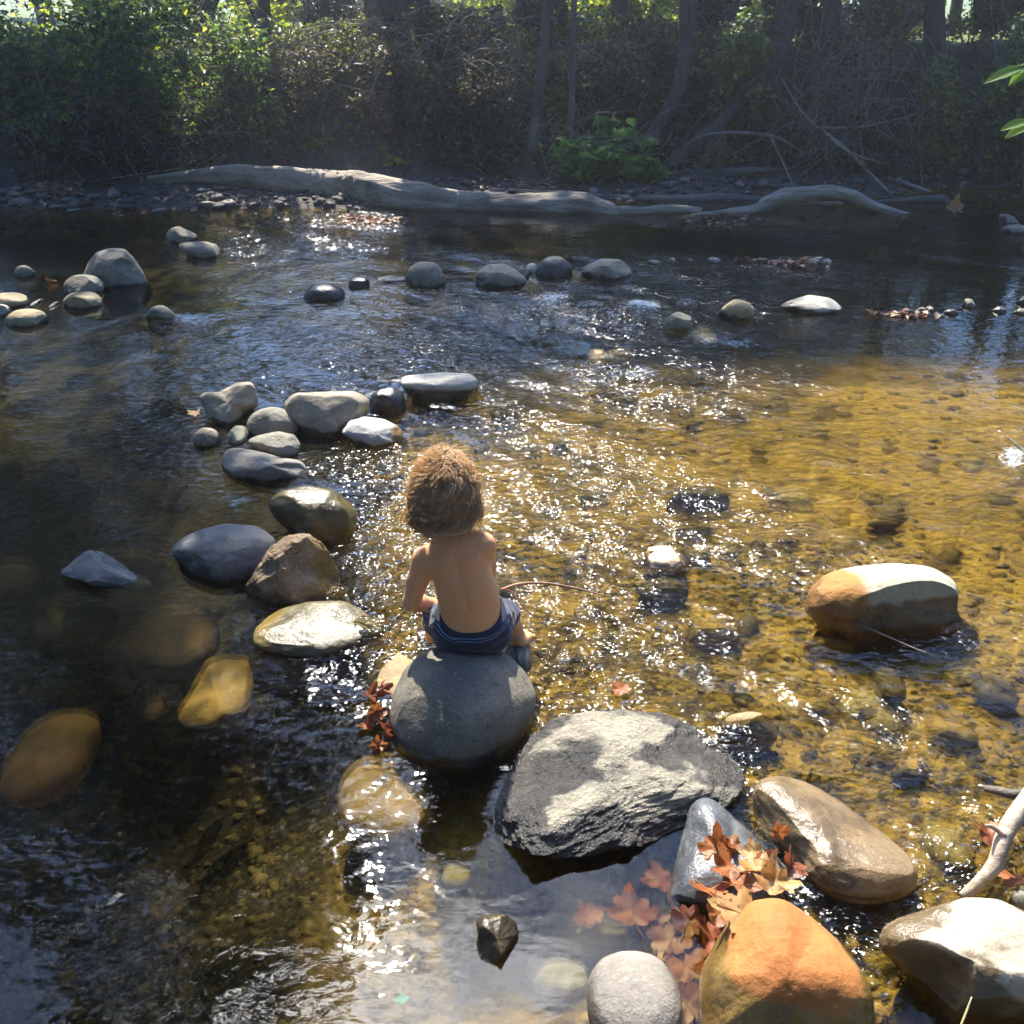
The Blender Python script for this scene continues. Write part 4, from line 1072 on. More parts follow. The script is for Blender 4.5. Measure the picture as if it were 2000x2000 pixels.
for x in (-12.5, -10.2, -8.0, -6.2, .9, 2.4, 4.4, 6.4, 8.4, 10.6):
    k += 1
    x += .7 * math.sin(k * 5.3)
    far_tree(x, 16.0 + 1.2 * math.sin(k * 2.1), .07 + .03 * math.sin(k * 3.1), [(x, 16.0, 7.0, 1.6, 1.5, 1.5, 1300), (x + .7, 15.4, 4.6, 1.5, 1.0, 1.3, 1100), (x - .6, 17.6, 9.3, 1.7, 1.4, 1.4, 1200)], .17, 500 + k,
             'slender tree just behind the bank thickets, ' + ORD[k - 1] + ' from the left of its row')
for x in (-14, -10.8, -8.2, .2, 3.4, 6.8, 10.2, 13.6):
    k += 1
    far_tree(x, 20.5 + .8 * math.sin(k * 1.7), .12, [(x, 20.5, 11.0, 2.4, 1.8, 2.0, 1300), (x + 1, 21.8, 13.6, 2.4, 1.6, 1.8, 1200), (x - 1, 19.0, 9.0, 1.8, 1.5, 1.4, 900)], .24, 540 + k,
             'tall tree in the meadow beyond the bank, ' + ORD[k - 11] + ' from the left of its row')
for x in (-26, -22, -18, -14.5, -11.4, .2, 4.6, 8.6, 12.6, 17, 21, 25):
    k += 1
    far_tree(x, 31, .25, [(x, 31, 6.6, 2.9, 2.0, 3.6, 1700), (x + .8, 31.5, 11.5, 2.6, 2.0, 2.2, 800)], .34, 580 + k,
             'distant dense tree at the far side of the meadow, ' + ORD[k - 19] + ' from the left')

for x, y, z in ((-8, -4, 6), (-4.6, -5.5, 6.5), (4.6, -5.5, 6.5), (8, -4, 6), (-9.5, 0.5, 5.5), (9, 0.5, 5.5), (-9.5, 5, 5.5), (9.5, 5, 5.5)):  # unseen trees with overhead crowns, added to cut the ambient sky light
    k += 1
    far_tree(x, y, .2, [(x, y, z, 2.6, 2.6, 2.6, 1300), (x * .9, y, z + 3, 2.2, 2.2, 2.0, 900), (x * 1.1, y, z - 3, 2.2, 2.2, 1.8, 700),
                        (x * .55, min(y * .5, 1.5), z + 3.2, 2.4, 2.2, .9, 1300), (x * .22, min(y * .5, .8) - .6, z + 4.0, 2.2, 2.2, .8, 1200)], .36, 620 + k,
             'unseen tree added on the near bank to dim the sky light', group='unseen trees added to block sky light')

for x, y in ((-11, -7), (-7.5, -8), (-4, -8.5), (-.5, -8.8), (3, -8.5), (6.5, -8), (10, -7), (-12.5, -3), (12.5, -3), (-12.5, 1.5), (12.5, 1.5), (-12.5, 6), (12.5, 6), (-13, 9.5), (13, 9.5)):  # ring of unseen low trees, added to shut out light near the horizon
    k += 1
    far_tree(x, y, .2, [(x, y, 5.6, 2.4, 2.2, 2.4, 1300), (x, y, 2.0, 2.6, 1.8, 2.0, 1500), (x * .96, y, 8.2, 2.2, 2.0, 1.6, 900)], .36, 660 + k,
             'unseen leafy tree added on the near bank to block low sky light', group='unseen trees added to block sky light')

# shrubs: foliage + stems
def shrub(label, box, Y, n, size, leafmat, seed, name='shrub', stems=30, depth=.5, clumps=40, spread=.22, stem_r=.006, group='shrubs on the far bank', cat='shrub', stemmat=None, droop=.25, shell=.2):
    x0, y0, x1, y1 = box
    a = on_y(x0, y1, Y); b = on_y(x1, y0, Y)
    c = ((a[0] + b[0]) / 2, Y, (a[2] + b[2]) / 2)
    rad = (abs(b[0] - a[0]) / 2, depth, abs(b[2] - a[2]) / 2)
    gz = float(ground_z(c[0], Y))
    base = (c[0], Y, gz)
    root = empty(name, base, label, cat, group)
    rng = np.random.RandomState(seed)
    sb = Bag()
    for i in range(stems):
        s = np.array([c[0] + rng.normal() * rad[0] * .55, Y + rng.normal() * depth * .4, 0]); s[2] = float(ground_z(s[0], s[1])) - .03
        e = np.array(c) + rng.normal(size=3) * np.array(rad) * (.55, .5, .55) + (0, 0, rad[2] * .3)
        m = (s + e) / 2 + rng.normal(size=3) * .12 + (0, 0, .1)
        e2 = e + (e - m) * .6 + (0, 0, -.12)
        sb.tube(catmull([s, m, e, e2], 12), np.linspace(stem_r, stem_r * .3, 12), 4)
    if stems:
        o = sb.build('stems', stemmat or m_twig, None, base); o.parent = root; o.location = (0, 0, 0)
    pts, k = clump_points(c, rad, n, seed, clumps, spread, shell)
    gzz = ground_z(pts[:, 0], pts[:, 1])
    pts[:, 2] = np.maximum(pts[:, 2], gzz + .02)
    V, T, tv = leaf_cloud(pts, size, seed, droop=droop)
    fb = Bag(); fb.add(V, None, T, tv)
    o = fb.build('foliage', leafmat, None, base); o.parent = root; o.location = (0, 0, 0)
    return root

shrub('leafy green shrub filling the far upper left corner', (-80, -60, 200, 372), 10.6, 5200, .075, L_mid, 201)
shrub('tall green shrub hanging over the far gravel bar, left', (150, -60, 420, 362), 10.5, 6000, .070, L_mid, 202)
shrub('green shrub between the left shrubs and the dead tangle', (380, 20, 560, 350), 10.7, 3600, .065, L_mid, 203)
shrub('low dark undergrowth above the sunlit pebbles', (20, 240, 420, 385), 10.2, 3600, .055, L_olive, 204)
for i, (bx, Y, lab) in enumerate([((480, 70, 720, 375), 11.0, 'dark brown thicket behind the stub of the long log'), ((660, 80, 900, 380), 11.0, 'dense dead thicket below the pair of thick trunks'),
                                 ((840, 90, 1060, 385), 11.0, 'dense brown thicket left of the slim leaning trunk'), ((1120, 90, 1320, 370), 11.3, 'dim thicket behind the big leaved shrub'),
                                 ((600, 20, 1000, 150), 12.0, 'hazy dark thicket along the top of the bank')]):
    shrub(lab, bx, Y, 8500, .055, L_olive, 210 + i, name='thicket', stems=60, depth=.55, clumps=90, spread=.25, stem_r=.006, cat='thicket', group='thickets on the bank')
shrub('bright green big leaved shrub standing at the centre of the bank', (1050, 225, 1270, 375), 10.3, 620, .13, L_fresh, 220, stems=26, depth=.3, clumps=26)
shrub('low spray of pale green leaves right of the big leaved shrub', (1210, 300, 1330, 378), 10.2, 150, .13, L_fresh, 221, stems=10, depth=.25, clumps=14)
shrub('small bright sprig above the middle of the long log', (735, 300, 790, 352), 10.3, 90, .07, L_bright, 222, stems=6, depth=.12, clumps=8, name='sprig', cat='plant')
shrub('tuft of yellowish grass blades left of the small bright sprig', (595, 320, 660, 352), 10.4, 110, .08, L_mix, 223, stems=8, depth=.12, clumps=8, name='grass_tuft', cat='plant')
shrub('sun flecked leafy bush behind the long leaning trunk', (1370, 40, 1520, 260), 11.2, 3000, .065, L_mix, 224)
shrub('glossy leaves low beside the foot of the long leaning trunk', (1350, 270, 1440, 350), 10.5, 600, .05, L_mix, 225, depth=.25)
shrub('tall sun flecked shrub at the upper right', (1640, -40, 1800, 120), 11.8, 3200, .065, L_mix, 226)
shrub('mottled green and red climber draped on the bank right of the bare twigs', (1760, 90, 1900, 350), 10.7, 4200, .055, L_mix, 227)
shrub('dark green leafy bush at the right edge of the bank', (1860, 60, 2080, 360), 10.6, 5200, .060, L_mid, 228)
shrub('ragged undergrowth with bare roots below the bare twigs', (1480, 220, 1780, 370), 10.8, 2600, .05, L_olive, 229, stems=60, cat='thicket', name='thicket', group='thickets on the bank')
shrub('tangle of long bare hanging twigs at the upper right of the bank', (1500, 20, 1780, 340), 10.7, 500, .05, L_olive, 230, stems=75, cat='thicket', name='thicket', group='thickets on the bank', stem_r=.007)
shrub('dim leafy growth left of the leaning trunks on the crest', (1240, 50, 1420, 170), 12.0, 2800, .06, L_mix, 231)
for i, (bx, lab, mt, YY, nn) in enumerate([((545, -60, 720, 95), 'dark leafy bush on the crest left of the thick trunks', L_dark, 12.6, 2400), ((690, -60, 860, 60), 'dark brush around the pair of thick trunks', L_dark, 13.2, 1500), ((850, 12, 1010, 95), 'dark leafy bush on the crest under the tan house', L_dark, 12.8, 2000), ((980, -60, 1130, 90), 'dark leafy bush on the crest left of the slim trunk', L_dark, 12.6, 2200),
                              ((1330, -60, 1470, 80), 'dark leafy bush on the crest between the leaning trunks', L_dark, 12.8, 2000), ((1470, -60, 1640, 90), 'dark leafy bush on the crest right of the long leaning trunk', L_dark, 12.7, 2400), ((1640, -70, 1860, 60), 'dark leafy bush on the crest above the climber', L_dark, 13.0, 2200), ((1850, -80, 2060, 90), 'dark leafy bush on the crest at the far upper right', L_mix, 12.4, 2800),
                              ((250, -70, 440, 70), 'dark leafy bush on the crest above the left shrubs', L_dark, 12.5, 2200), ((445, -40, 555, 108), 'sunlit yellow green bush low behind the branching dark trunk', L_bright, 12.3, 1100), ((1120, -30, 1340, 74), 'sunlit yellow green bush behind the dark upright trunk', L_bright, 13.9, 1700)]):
    shrub(lab, bx, YY, nn, .075, mt, 240 + i, stems=16, depth=.45, clumps=40, name='bush', cat='bush', group='bushes on the crest')
rng = np.random.RandomState(66)
pp, kk = clump_points((0, 13.4, 0), (10, 1.6, .01), 9000, 67, 260, .05, 0.0)
pp[:, 2] = ground_z(pp[:, 0], pp[:, 1]) + rng.uniform(.02, .42, len(pp)) * (.5 + .5 * vnoise(pp * (1.3, 1.3, 0), 5))
V, T, tv = leaf_cloud(pp, .085, 68)
b = Bag(); b.add(V, None, T, tv)
pp, kk = clump_points((0, 11.2, 0), (8, 1.5, .01), 15000, 69, 420, .05, 0.0)      # ivy and seedlings down the face of the bank
pp = pp[pp[:, 1] > shore(pp[:, 0]) + .55]
pp[:, 2] = ground_z(pp[:, 0], pp[:, 1]) + rng.uniform(.01, .26, len(pp)) * (.5 + .5 * vnoise(pp * (1.7, 1.7, 0), 6))
V, T, tv = leaf_cloud(pp, .062, 70)
b.add(V, None, T, tv * .9)
tag(b.build('undergrowth', leaf_mat('undergrowth_leaves', [(0, (.03, .05, .015)), (.5, (.07, .10, .025)), (.8, (.14, .17, .03)), (1, (.35, .36, .06))]), None, (0, 13.4, 1.2)), 'low leafy undergrowth covering the face and top of the far bank', kind='stuff')
# sunlit bushes of the meadow beyond the trees
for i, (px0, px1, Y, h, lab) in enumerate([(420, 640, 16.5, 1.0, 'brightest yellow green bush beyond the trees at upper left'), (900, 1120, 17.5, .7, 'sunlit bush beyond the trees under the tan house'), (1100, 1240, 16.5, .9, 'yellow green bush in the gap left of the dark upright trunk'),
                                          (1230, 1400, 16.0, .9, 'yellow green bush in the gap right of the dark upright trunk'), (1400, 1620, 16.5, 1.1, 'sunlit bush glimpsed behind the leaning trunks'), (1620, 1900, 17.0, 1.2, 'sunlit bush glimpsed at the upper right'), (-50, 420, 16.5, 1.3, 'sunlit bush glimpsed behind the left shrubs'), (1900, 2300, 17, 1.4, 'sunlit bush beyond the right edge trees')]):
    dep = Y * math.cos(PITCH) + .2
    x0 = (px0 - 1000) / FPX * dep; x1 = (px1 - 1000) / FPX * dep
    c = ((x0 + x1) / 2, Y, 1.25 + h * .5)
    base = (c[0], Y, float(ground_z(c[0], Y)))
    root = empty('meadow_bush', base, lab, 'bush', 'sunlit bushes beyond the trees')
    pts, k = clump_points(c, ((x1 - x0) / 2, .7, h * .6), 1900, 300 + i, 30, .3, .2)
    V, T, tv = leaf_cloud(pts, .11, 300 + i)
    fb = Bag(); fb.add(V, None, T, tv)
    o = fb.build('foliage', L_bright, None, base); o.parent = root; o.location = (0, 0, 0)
    sb = Bag()
    for j in range(8):
        e = np.array(c) + np.random.RandomState(j + i).normal(size=3) * ((x1 - x0) * .2, .3, .1)
        sb.tube(catmull([np.array(base) - (0, 0, .1), (np.array(base) + e) / 2, e], 8), np.linspace(.02, .006, 8), 4)
    o = sb.build('stems', m_bark, None, base); o.parent = root; o.location = (0, 0, 0)

# near branch with leaves reaching in at the right edge
def long_leaf(base, d, nrm, L, w, nseg=10):
    d = np.array(d, float); d /= np.linalg.norm(d); nrm = np.array(nrm, float); nrm -= d * (nrm @ d); nrm /= np.linalg.norm(nrm)
    s = np.cross(nrm, d); V = []
    for i in range(nseg + 1):
        t = i / nseg; ww = w * math.sin(math.pi * min(1, t ** .8)) ** .8 * .5 + .0005
        c = np.array(base) + d * L * t - nrm * L * .18 * t * t
        V += [c - s * ww + nrm * ww * .25, c - nrm * 0, c + s * ww + nrm * ww * .25]
    V = np.array(V); i = np.arange(nseg)[:, None] * 3
    Q = np.concatenate([i + np.array([[0, 1, 4, 3]]), i + np.array([[1, 2, 5, 4]])])
    return V, Q
YB = 3.0
q0 = on_y(2120, 60, YB)
root = empty('overhanging_branch', tuple(q0), 'near branch tip with long pale green leaves entering at the right edge', 'branch')
bb = Bag()
bb.tube(catmull([on_y(2260, -60, YB), on_y(2120, 60, YB), on_y(2040, 110, YB), on_y(1985, 133, YB)], 20), np.linspace(.008, .002, 20), 6)
bb.tube(catmull([on_y(2120, 60, YB), on_y(2080, 170, YB), on_y(2030, 225, YB), on_y(1990, 238, YB)], 20), np.linspace(.005, .0015, 20), 6)
o = bb.build('stem', m_twig, None, tuple(q0)); o.parent = root; o.location = (0, 0, 0)
for j, (bx, by, tx, ty, w) in enumerate([(1998, 131, 1925, 152, .03), (2010, 128, 1960, 146, .026), (2030, 118, 1972, 160, .038), (2010, 236, 1957, 247, .028), (2025, 236, 1965, 262, .030), (2060, 100, 2010, 90, .03), (2075, 190, 2120, 230, .03), (2090, 60, 2050, 30, .03)]):
    a = on_y(bx, by, YB); b = on_y(tx, ty, YB - .02)
    V, Qd = long_leaf(a, b - a, (.2, -.5, .8), np.linalg.norm(b - a), w)
    lb = Bag(); lb.add(V, Qd, None, .75 + .03 * j)
    o = lb.build('leaf', L_fresh, None, tuple(q0)); o.parent = root; o.location = (0, 0, 0)

# ---- house beyond
def solid(name, rgb, rough=.7, nz=30):
    t = NT(name); n = t.noise(t.obj(), nz, 4)
    return t.finish(t.n('BsdfPrincipled', {'Base Color': t.mix(n, tuple(c * .75 for c in rgb), tuple(min(1, c * 1.2) for c in rgb)), 'Roughness': rough}))
hb = (-3.6, 27.0, 1.6)
hs = empty('house', hb, 'tan wooden house wall glimpsed between the trunks at the top', 'house')
def hpart(name, boxes, mat):
    b = Bag()
    for lo, hi in boxes: b.box(lo, hi)
    o = b.build(name, mat, None, hb, smooth_shade=False); o.parent = hs; o.location = (0, 0, 0); return o
t = NT('tan_clapboard'); wv = t.n('TexWave', {'Vector': t.obj(), 'Scale': 3.2, 'Distortion': .1}, bands_direction='Z').outputs['Fac']
hm = t.finish(t.n('BsdfPrincipled', {'Base Color': t.mix(wv, (.62, .32, .14), (.85, .50, .26)), 'Roughness': .8, 'Normal': t.bump(wv, .02)}))
hpart('wall', [((-5.8, 26.4, .9), (-.3, 31, 4.2))], hm)
hpart('roof', [((-6.2, 26.0, 4.2), (.1, 31.4, 4.35)), ((-5.6, 27.0, 4.35), (-.5, 30.4, 4.9)), ((-5.0, 27.9, 4.9), (-1.1, 29.5, 5.4))], solid('brown_roof', (.12, .08, .06)))
for x in (-5.0, -3.1, -1.5):
    w = hpart('window', [((x - .42, 26.36, 1.75), (x + .42, 26.42, 2.9))], solid('white_trim', (.7, .66, .58)))
    w2 = hpart('pane', [((x - .35, 26.33, 1.82), (x + .35, 26.365, 2.83))], solid('dark_glass', (.03, .035, .04), .1))
    w2.parent = w
hpart('base_board', [((-5.85, 26.34, .9), (-.25, 26.40, 1.45))], solid('rose_brown_board', (.26, .13, .09)))

# ================================================================== fallen leaves
def maple(size, seed, curl=.3, stem=True):
    rng = np.random.RandomState(seed)
    lob = [(-145, .50), (-118, .44), (-75, .82), (-58, .56), (-40, .72), (-20, .62), (0, 1.0), (20, .62), (40, .72), (58, .56), (75, .82), (118, .44), (145, .50), (180, .28)]
    pts = []
    A = [l[0] for l in lob]; Rr = [l[1] * rng.uniform(.88, 1.1) for l in lob]
    for i in range(len(lob)):
        a0, r0 = A[i], Rr[i]
        a1, r1 = (A[(i + 1) % len(lob)] + (360 if i == len(lob) - 1 else 0)), Rr[(i + 1) % len(lob)]
        for k in range(4):
            f = k / 4
            pts.append((math.radians(a0 + (a1 - a0) * f), (r0 + (r1 - r0) * f) * (1 + (.06 if k == 2 else 0))))
    n = len(pts); rings = 5; V = [(0, 0, 0)]
    for j in range(1, rings + 1):
        for a, r in pts:
            rr = r * j / rings
            V.append((math.sin(a) * rr, math.cos(a) * rr, 0))
    V = np.array(V) * size * .6
    V[:, 1] -= size * .1
    ph = rng.uniform(0, 6, 4)
    r = np.hypot(V[:, 0], V[:, 1]) / (size * .6)
    V[:, 2] = size * curl * 1.15 * (.35 * r ** 2 + .22 * r * np.sin(2 * np.arctan2(V[:, 1], V[:, 0]) + ph[0]) + .12 * r * np.sin(5 * np.arctan2(V[:, 1], V[:, 0]) + ph[1]))
    T = [(0, 1 + (k + 1) % n, 1 + k) for k in range(n)]
    Q = [(1 + (j - 1) * n + k, 1 + (j - 1) * n + (k + 1) % n, 1 + j * n + (k + 1) % n, 1 + j * n + k) for j in range(1, rings) for k in range(n)]
    return V, np.array(Q), np.array(T), r

def dead_leaf_mat(name, c1, c2, trans=.4):
    t = NT(name)
    co = t.obj(); n = t.noise(co, 30, 5, .6); n2 = t.noise(co, 120, 3, .6)
    col = t.mix(t.step(n, .35, .65), c1, c2)
    col = t.mix(t.step(n2, .56, .66), col, tuple(c * .25 for c in c1))
    col = t.mix(t.step(t.noise(co, 14, 3, .6), .56, .70), col, (.16, .07, .035))
    d = t.n('BsdfPrincipled', {'Base Color': col, 'Roughness': .5, 'Normal': t.bump(n, .003)})
    tr = t.n('BsdfTranslucent', {'Color': col})
    return t.finish(t.n('MixShader', {0: trans, 1: d.outputs[0], 2: tr.outputs[0]}))
D_or = dead_leaf_mat('orange_dead_leaf', (.42, .12, .03), (.58, .22, .06))
D_ye = dead_leaf_mat('golden_dead_leaf', (.55, .30, .10), (.72, .46, .18))
D_rd = dead_leaf_mat('rust_dead_leaf', (.26, .07, .03), (.38, .12, .05))
D_un = dead_leaf_mat('drowned_dead_leaf', (.16, .05, .03), (.24, .09, .05), .15)
D_wd = dead_leaf_mat('brown_orange_dead_leaf', (.30, .10, .03), (.40, .17, .05), .3)
from mathutils import Euler
def leaf(px, py, z, size, rot, mat, label, seed, curl=.3, group='fallen leaves on the slate slab', name='fallen_leaf'):
    if 'slate' in group or 'pool' in group: size *= .88
    V, Q, T, r = maple(size, seed, curl)
    m = np.array(Euler([R(a) for a in rot]).to_matrix())
    V = V @ m.T
    c = on_z(px, py, z)
    root = link(name, make_mesh(name, V, [Q, T], True, {'tint': r}, [mat]), None, tuple(c))
    sb = Bag(); a = m @ np.array([0, -size * .12, 0]); b = m @ np.array([size * .05, -size * .55, size * .08])
    sb.tube(catmull([m @ np.array([0, size * .35, size * .02]), a, b], 8), np.full(8, size * .012), 5)
    sb.V = sb.V
    o = sb.build('leaf_stalk', mat, root)
    return tag(root, label, 'leaf', group)
leaf(1425, 1690, .060, .115, (12, 10, 30), D_or, 'orange leaf standing up in the middle of the leaf heap', 401, .5)
leaf(1400, 1655, .062, .10, (38, -10, -20), D_or, 'orange leaf with an upright tip at the back of the heap', 402, .5)
leaf(1440, 1780, .125, .125, (10, -8, 70), D_ye, 'golden flat leaf lying on the tip of the orange topped rock', 403, .25)
leaf(1515, 1720, .115, .12, (14, 16, 10), D_ye, 'golden crumpled leaf right of the heap above the orange topped rock', 404, .7)
leaf(1480, 1700, .105, .11, (15, 20, 120), D_ye, 'yellow orange curled leaf between the two golden ones', 405, .6)
leaf(1470, 1665, .075, .07, (10, 0, 0), D_ye, 'small yellow and green leaf at the top of the heap', 406, .4)
leaf(1545, 1690, .09, .09, (35, 25, 40), D_rd, 'rust coloured curled leaf leaning into the gap beside the streaked rock', 407, .8)
leaf(1385, 1740, .045, .12, (20, -20, 200), D_or, 'orange red leaf at the water line on the left of the heap', 408, .4)
leaf(1520, 1625, .10, .06, (65, 0, 20), D_or, 'small orange leaf stuck upright against the cream streaked rock', 409, .5)
leaf(1390, 1830, .03, .12, (30, 10, 80), D_rd, 'rust brown leaf wedged against the left flank of the orange topped rock', 410, .6)
for i, (px, py, z, s, rot) in enumerate([(1235, 1780, -.015, .14, (5, 8, 5)), (1330, 1750, -.01, .11, (8, -5, 60)), (1310, 1840, -.02, .12, (-5, 10, 150)), (1345, 1890, -.015, .12, (10, 5, 220)),
                                        (1340, 1960, -.02, .12, (5, -8, 20)), (1270, 1800, -.035, .10, (0, 10, 280)), (1285, 1720, -.03, .10, (5, 0, 100)), (1345, 1800, -.005, .10, (15, 12, 330)), (1225, 1700, -.04, .11, (0, 5, 190)), (1150, 1790, -.05, .09, (5, 5, 30))]):
    leaf(px, py, z, s, rot, D_un if i % 3 else D_rd, ['tall narrow rust leaf sunk in the middle of the still pool', 'dull red sunk leaf touching the left of the leaf heap', 'dull red sunk leaf left of the flank of the orange rock', 'rust sunk leaf right above the round bottom rock', 'dull red sunk leaf at the bottom edge between two rocks', 'dull red sunk leaf just right of the tall narrow one', 'rust sunk leaf lying on the slate slab under water', 'dull red sunk leaf under the wedged rust brown leaf', 'dull red sunk leaf above the tall narrow one', 'rust sunk leaf farthest left in the still pool'][i], 420 + i, .25, 'drowned leaves in the still pool')
for i, (px, py, z, s, rot) in enumerate([(745, 1345, .05, .07, (70, 0, 60)), (735, 1388, .03, .075, (60, 10, 20)), (750, 1425, .02, .07, (75, 0, 80)), (738, 1455, .01, .06, (50, 0, 10)), (722, 1360, .01, .07, (30, 0, 100)), (715, 1420, .004, .06, (10, 0, 10))]):
    leaf(px, py, z, s * .8, rot, D_wd if i % 2 else D_rd, ['rust crumpled leaf, topmost beside the seat boulder', 'orange crumpled leaf, third from the top beside the seat boulder', 'rust crumpled leaf above the lowest ones beside the seat boulder', 'orange crumpled leaf lowest against the side of the seat boulder', 'rust flat leaf, second from the top beside the seat boulder', 'orange small leaf floating below the seat boulder on its left'][i], 440 + i, 1.3, 'leaves caught beside the seat boulder')
leaf(378, 807, .012, .07, (10, 0, 60), D_ye, 'yellow leaf floating at the left of the blocky angular rock', 450, .3, 'single leaves on the water')
leaf(1866, 402, .12, .17, (70, 0, 10), D_ye, 'yellow orange leaf cluster hanging on the slanting pale stick', 451, .6, 'single leaves on the water')
leaf(1212, 1345, .012, .07, (10, 0, 60), D_or, 'small orange leaf in the riffle above the craggy rock', 452, .3, 'single leaves on the water')
leaf(1930, 1630, .02, .09, (20, 0, 60), D_rd, 'dark red leaf under the thick bent tan branch', 453, .5, 'single leaves on the water')
leaf(1985, 1720, .02, .09, (20, 20, 160), D_or, 'orange leaf between the bent branch and the small pale stone', 454, .5, 'single leaves on the water')
leaf(98, 548, .02, .10, (30, 0, 160), D_or, 'orange leaf among the far left rocks', 455, .5, 'single leaves on the water')
leaf(785, 1952, -.02, .03, (0, 0, 20), solid('teal_plastic', (.02, .28, .36)), 'tiny teal scrap under water at the bottom edge', 456, .2, 'single leaves on the water', 'plastic_scrap')
leaf(1455, 1730, .10, .09, (10, -12, 250), D_wd, 'brown orange wet leaf flat in the middle of the leaf heap', 460, .35)
leaf(1500, 1680, .085, .07, (20, 5, 300), D_rd, 'small rust leaf at the right rim of the leaf heap', 461, .6)
leaf(1430, 1650, .070, .06, (15, 5, 80), D_wd, 'small brown orange leaf at the top left of the leaf heap', 462, .5)
leaf(1400, 1785, .065, .09, (15, -25, 130), D_wd, 'brown orange leaf tucked under the golden flat leaf', 463, .5)
# leaf litter on the far gravel bar and the bank: nobody could count it
rng = np.random.RandomState(9)
pts = []
for (px, py, sx, sy, n) in [(95, 378, 60, 12, 260), (1410, 432, 50, 8, 60), (720, 428, 60, 7, 90), (250, 398, 50, 10, 60), (1540, 512, 60, 8, 60), (1770, 612, 60, 6, 40)]:
    for k in range(n):
        a = on_z(px + rng.normal() * sx * .6, py + rng.normal() * sy * .6, .05 if py < 420 else .012); pts.append(a)
for k in range(1500):
    x, y = rng.uniform(-6, 6.5), rng.uniform(9.5, 12.5); pts.append((x, y, 0))
pts = np.array(pts); pts[:, 2] = np.maximum(ground_z(pts[:, 0], pts[:, 1]) + .02, .008)
V, T, tv = leaf_cloud(pts, .06, 91, up=1.2)
b = Bag(); b.add(V, None, T, tv)
L_lit = leaf_mat('leaf_litter_leaves', [(0, (.08, .04, .02)), (.5, (.22, .10, .05)), (.8, (.40, .22, .12)), (1, (.6, .5, .35))], .2)
tag(b.build('leaf_litter', L_lit, None, (0, 10, 0)), 'brown dead leaves scattered along the far shore and bank', kind='stuff')

# ================================================================== the child
def W(px, py, Y): return on_y(px, py, Y)

def sd_cone(P, a, b, ra, rb, sy=1.0):
    """distance to a tapered capsule a-b; sy > 1 flattens it front to back (y)."""
    S = np.array([1, sy, 1.0])
    a = np.asarray(a, float); b = np.asarray(b, float)
    Q = (P - a) * S; ab = (b - a) * S
    t = np.clip((Q @ ab) / (ab @ ab), 0, 1)
    return np.sqrt(((Q - t[..., None] * ab) ** 2).sum(-1)) - (ra + (rb - ra) * t)

def sd_ell(P, c, r):
    r = np.array(r, np.float32)
    q = (P - np.array(c, np.float32)) / r
    k = np.sqrt((q ** 2).sum(-1))
    return (k - 1) * r.min()

def smin(a, b, k):
    h = np.clip(0.5 + 0.5 * (b - a) / k, 0, 1)
    return b + (a - b) * h - k * h * (1 - h)

def surface_net(D, org, h):
    """naive surface nets on a distance grid."""
    neg = D < 0
    c = np.zeros((D.shape[0] - 1, D.shape[1] - 1, D.shape[2] - 1), np.int8)
    for dx in (0, 1):
        for dy in (0, 1):
            for dz in (0, 1):
                c += neg[dx:D.shape[0] - 1 + dx, dy:D.shape[1] - 1 + dy, dz:D.shape[2] - 1 + dz]
    act = (c > 0) & (c < 8)
    idx = -np.ones(act.shape, np.int64)
    cells = np.argwhere(act)
    idx[act] = np.arange(len(cells))
    acc = np.zeros((len(cells), 3)); cnt = np.zeros(len(cells))
    corners = [(i, j, k) for i in (0, 1) for j in (0, 1) for k in (0, 1)]
    for p in corners:
        for ax in range(3):
            if p[ax] == 1: continue
            q = list(p); q[ax] = 1
            d0 = D[cells[:, 0] + p[0], cells[:, 1] + p[1], cells[:, 2] + p[2]]
            d1 = D[cells[:, 0] + q[0], cells[:, 1] + q[1], cells[:, 2] + q[2]]
            m = (d0 < 0) != (d1 < 0)
            t = np.where(m, d0 / np.where(m, d0 - d1, 1), 0)
            pt = np.array(p, float)[None, :].repeat(len(cells), 0); pt[:, ax] += t
            acc[m] += pt[m]; cnt[m] += 1
    V = (cells + acc / cnt[:, None]) * h + org
    F = []
    for ax in range(3):
        o1, o2 = [(1, 2), (2, 0), (0, 1)][ax]
        sl0 = [slice(1, -1)] * 3; sl1 = [slice(1, -1)] * 3
        sl0[ax] = slice(0, -1); sl1[ax] = slice(1, None)
        a, b = neg[tuple(sl0)], neg[tuple(sl1)]
        e = np.argwhere(a != b)
        off = np.array([1, 1, 1]); off[ax] = 0
        g = e + off
        fl = a[tuple(e.T)]
        def cell(d1, d2):
            q = g.copy(); q[:, o1] -= d1; q[:, o2] -= d2
            return idx[q[:, 0], q[:, 1], q[:, 2]]
        q = np.stack([cell(1, 1), cell(0, 1), cell(0, 0), cell(1, 0)], 1)
        q[~fl] = q[~fl][:, ::-1]
        F.append(q)
    F = np.vstack(F)
    F = F[(F >= 0).all(1)]
    return V, F

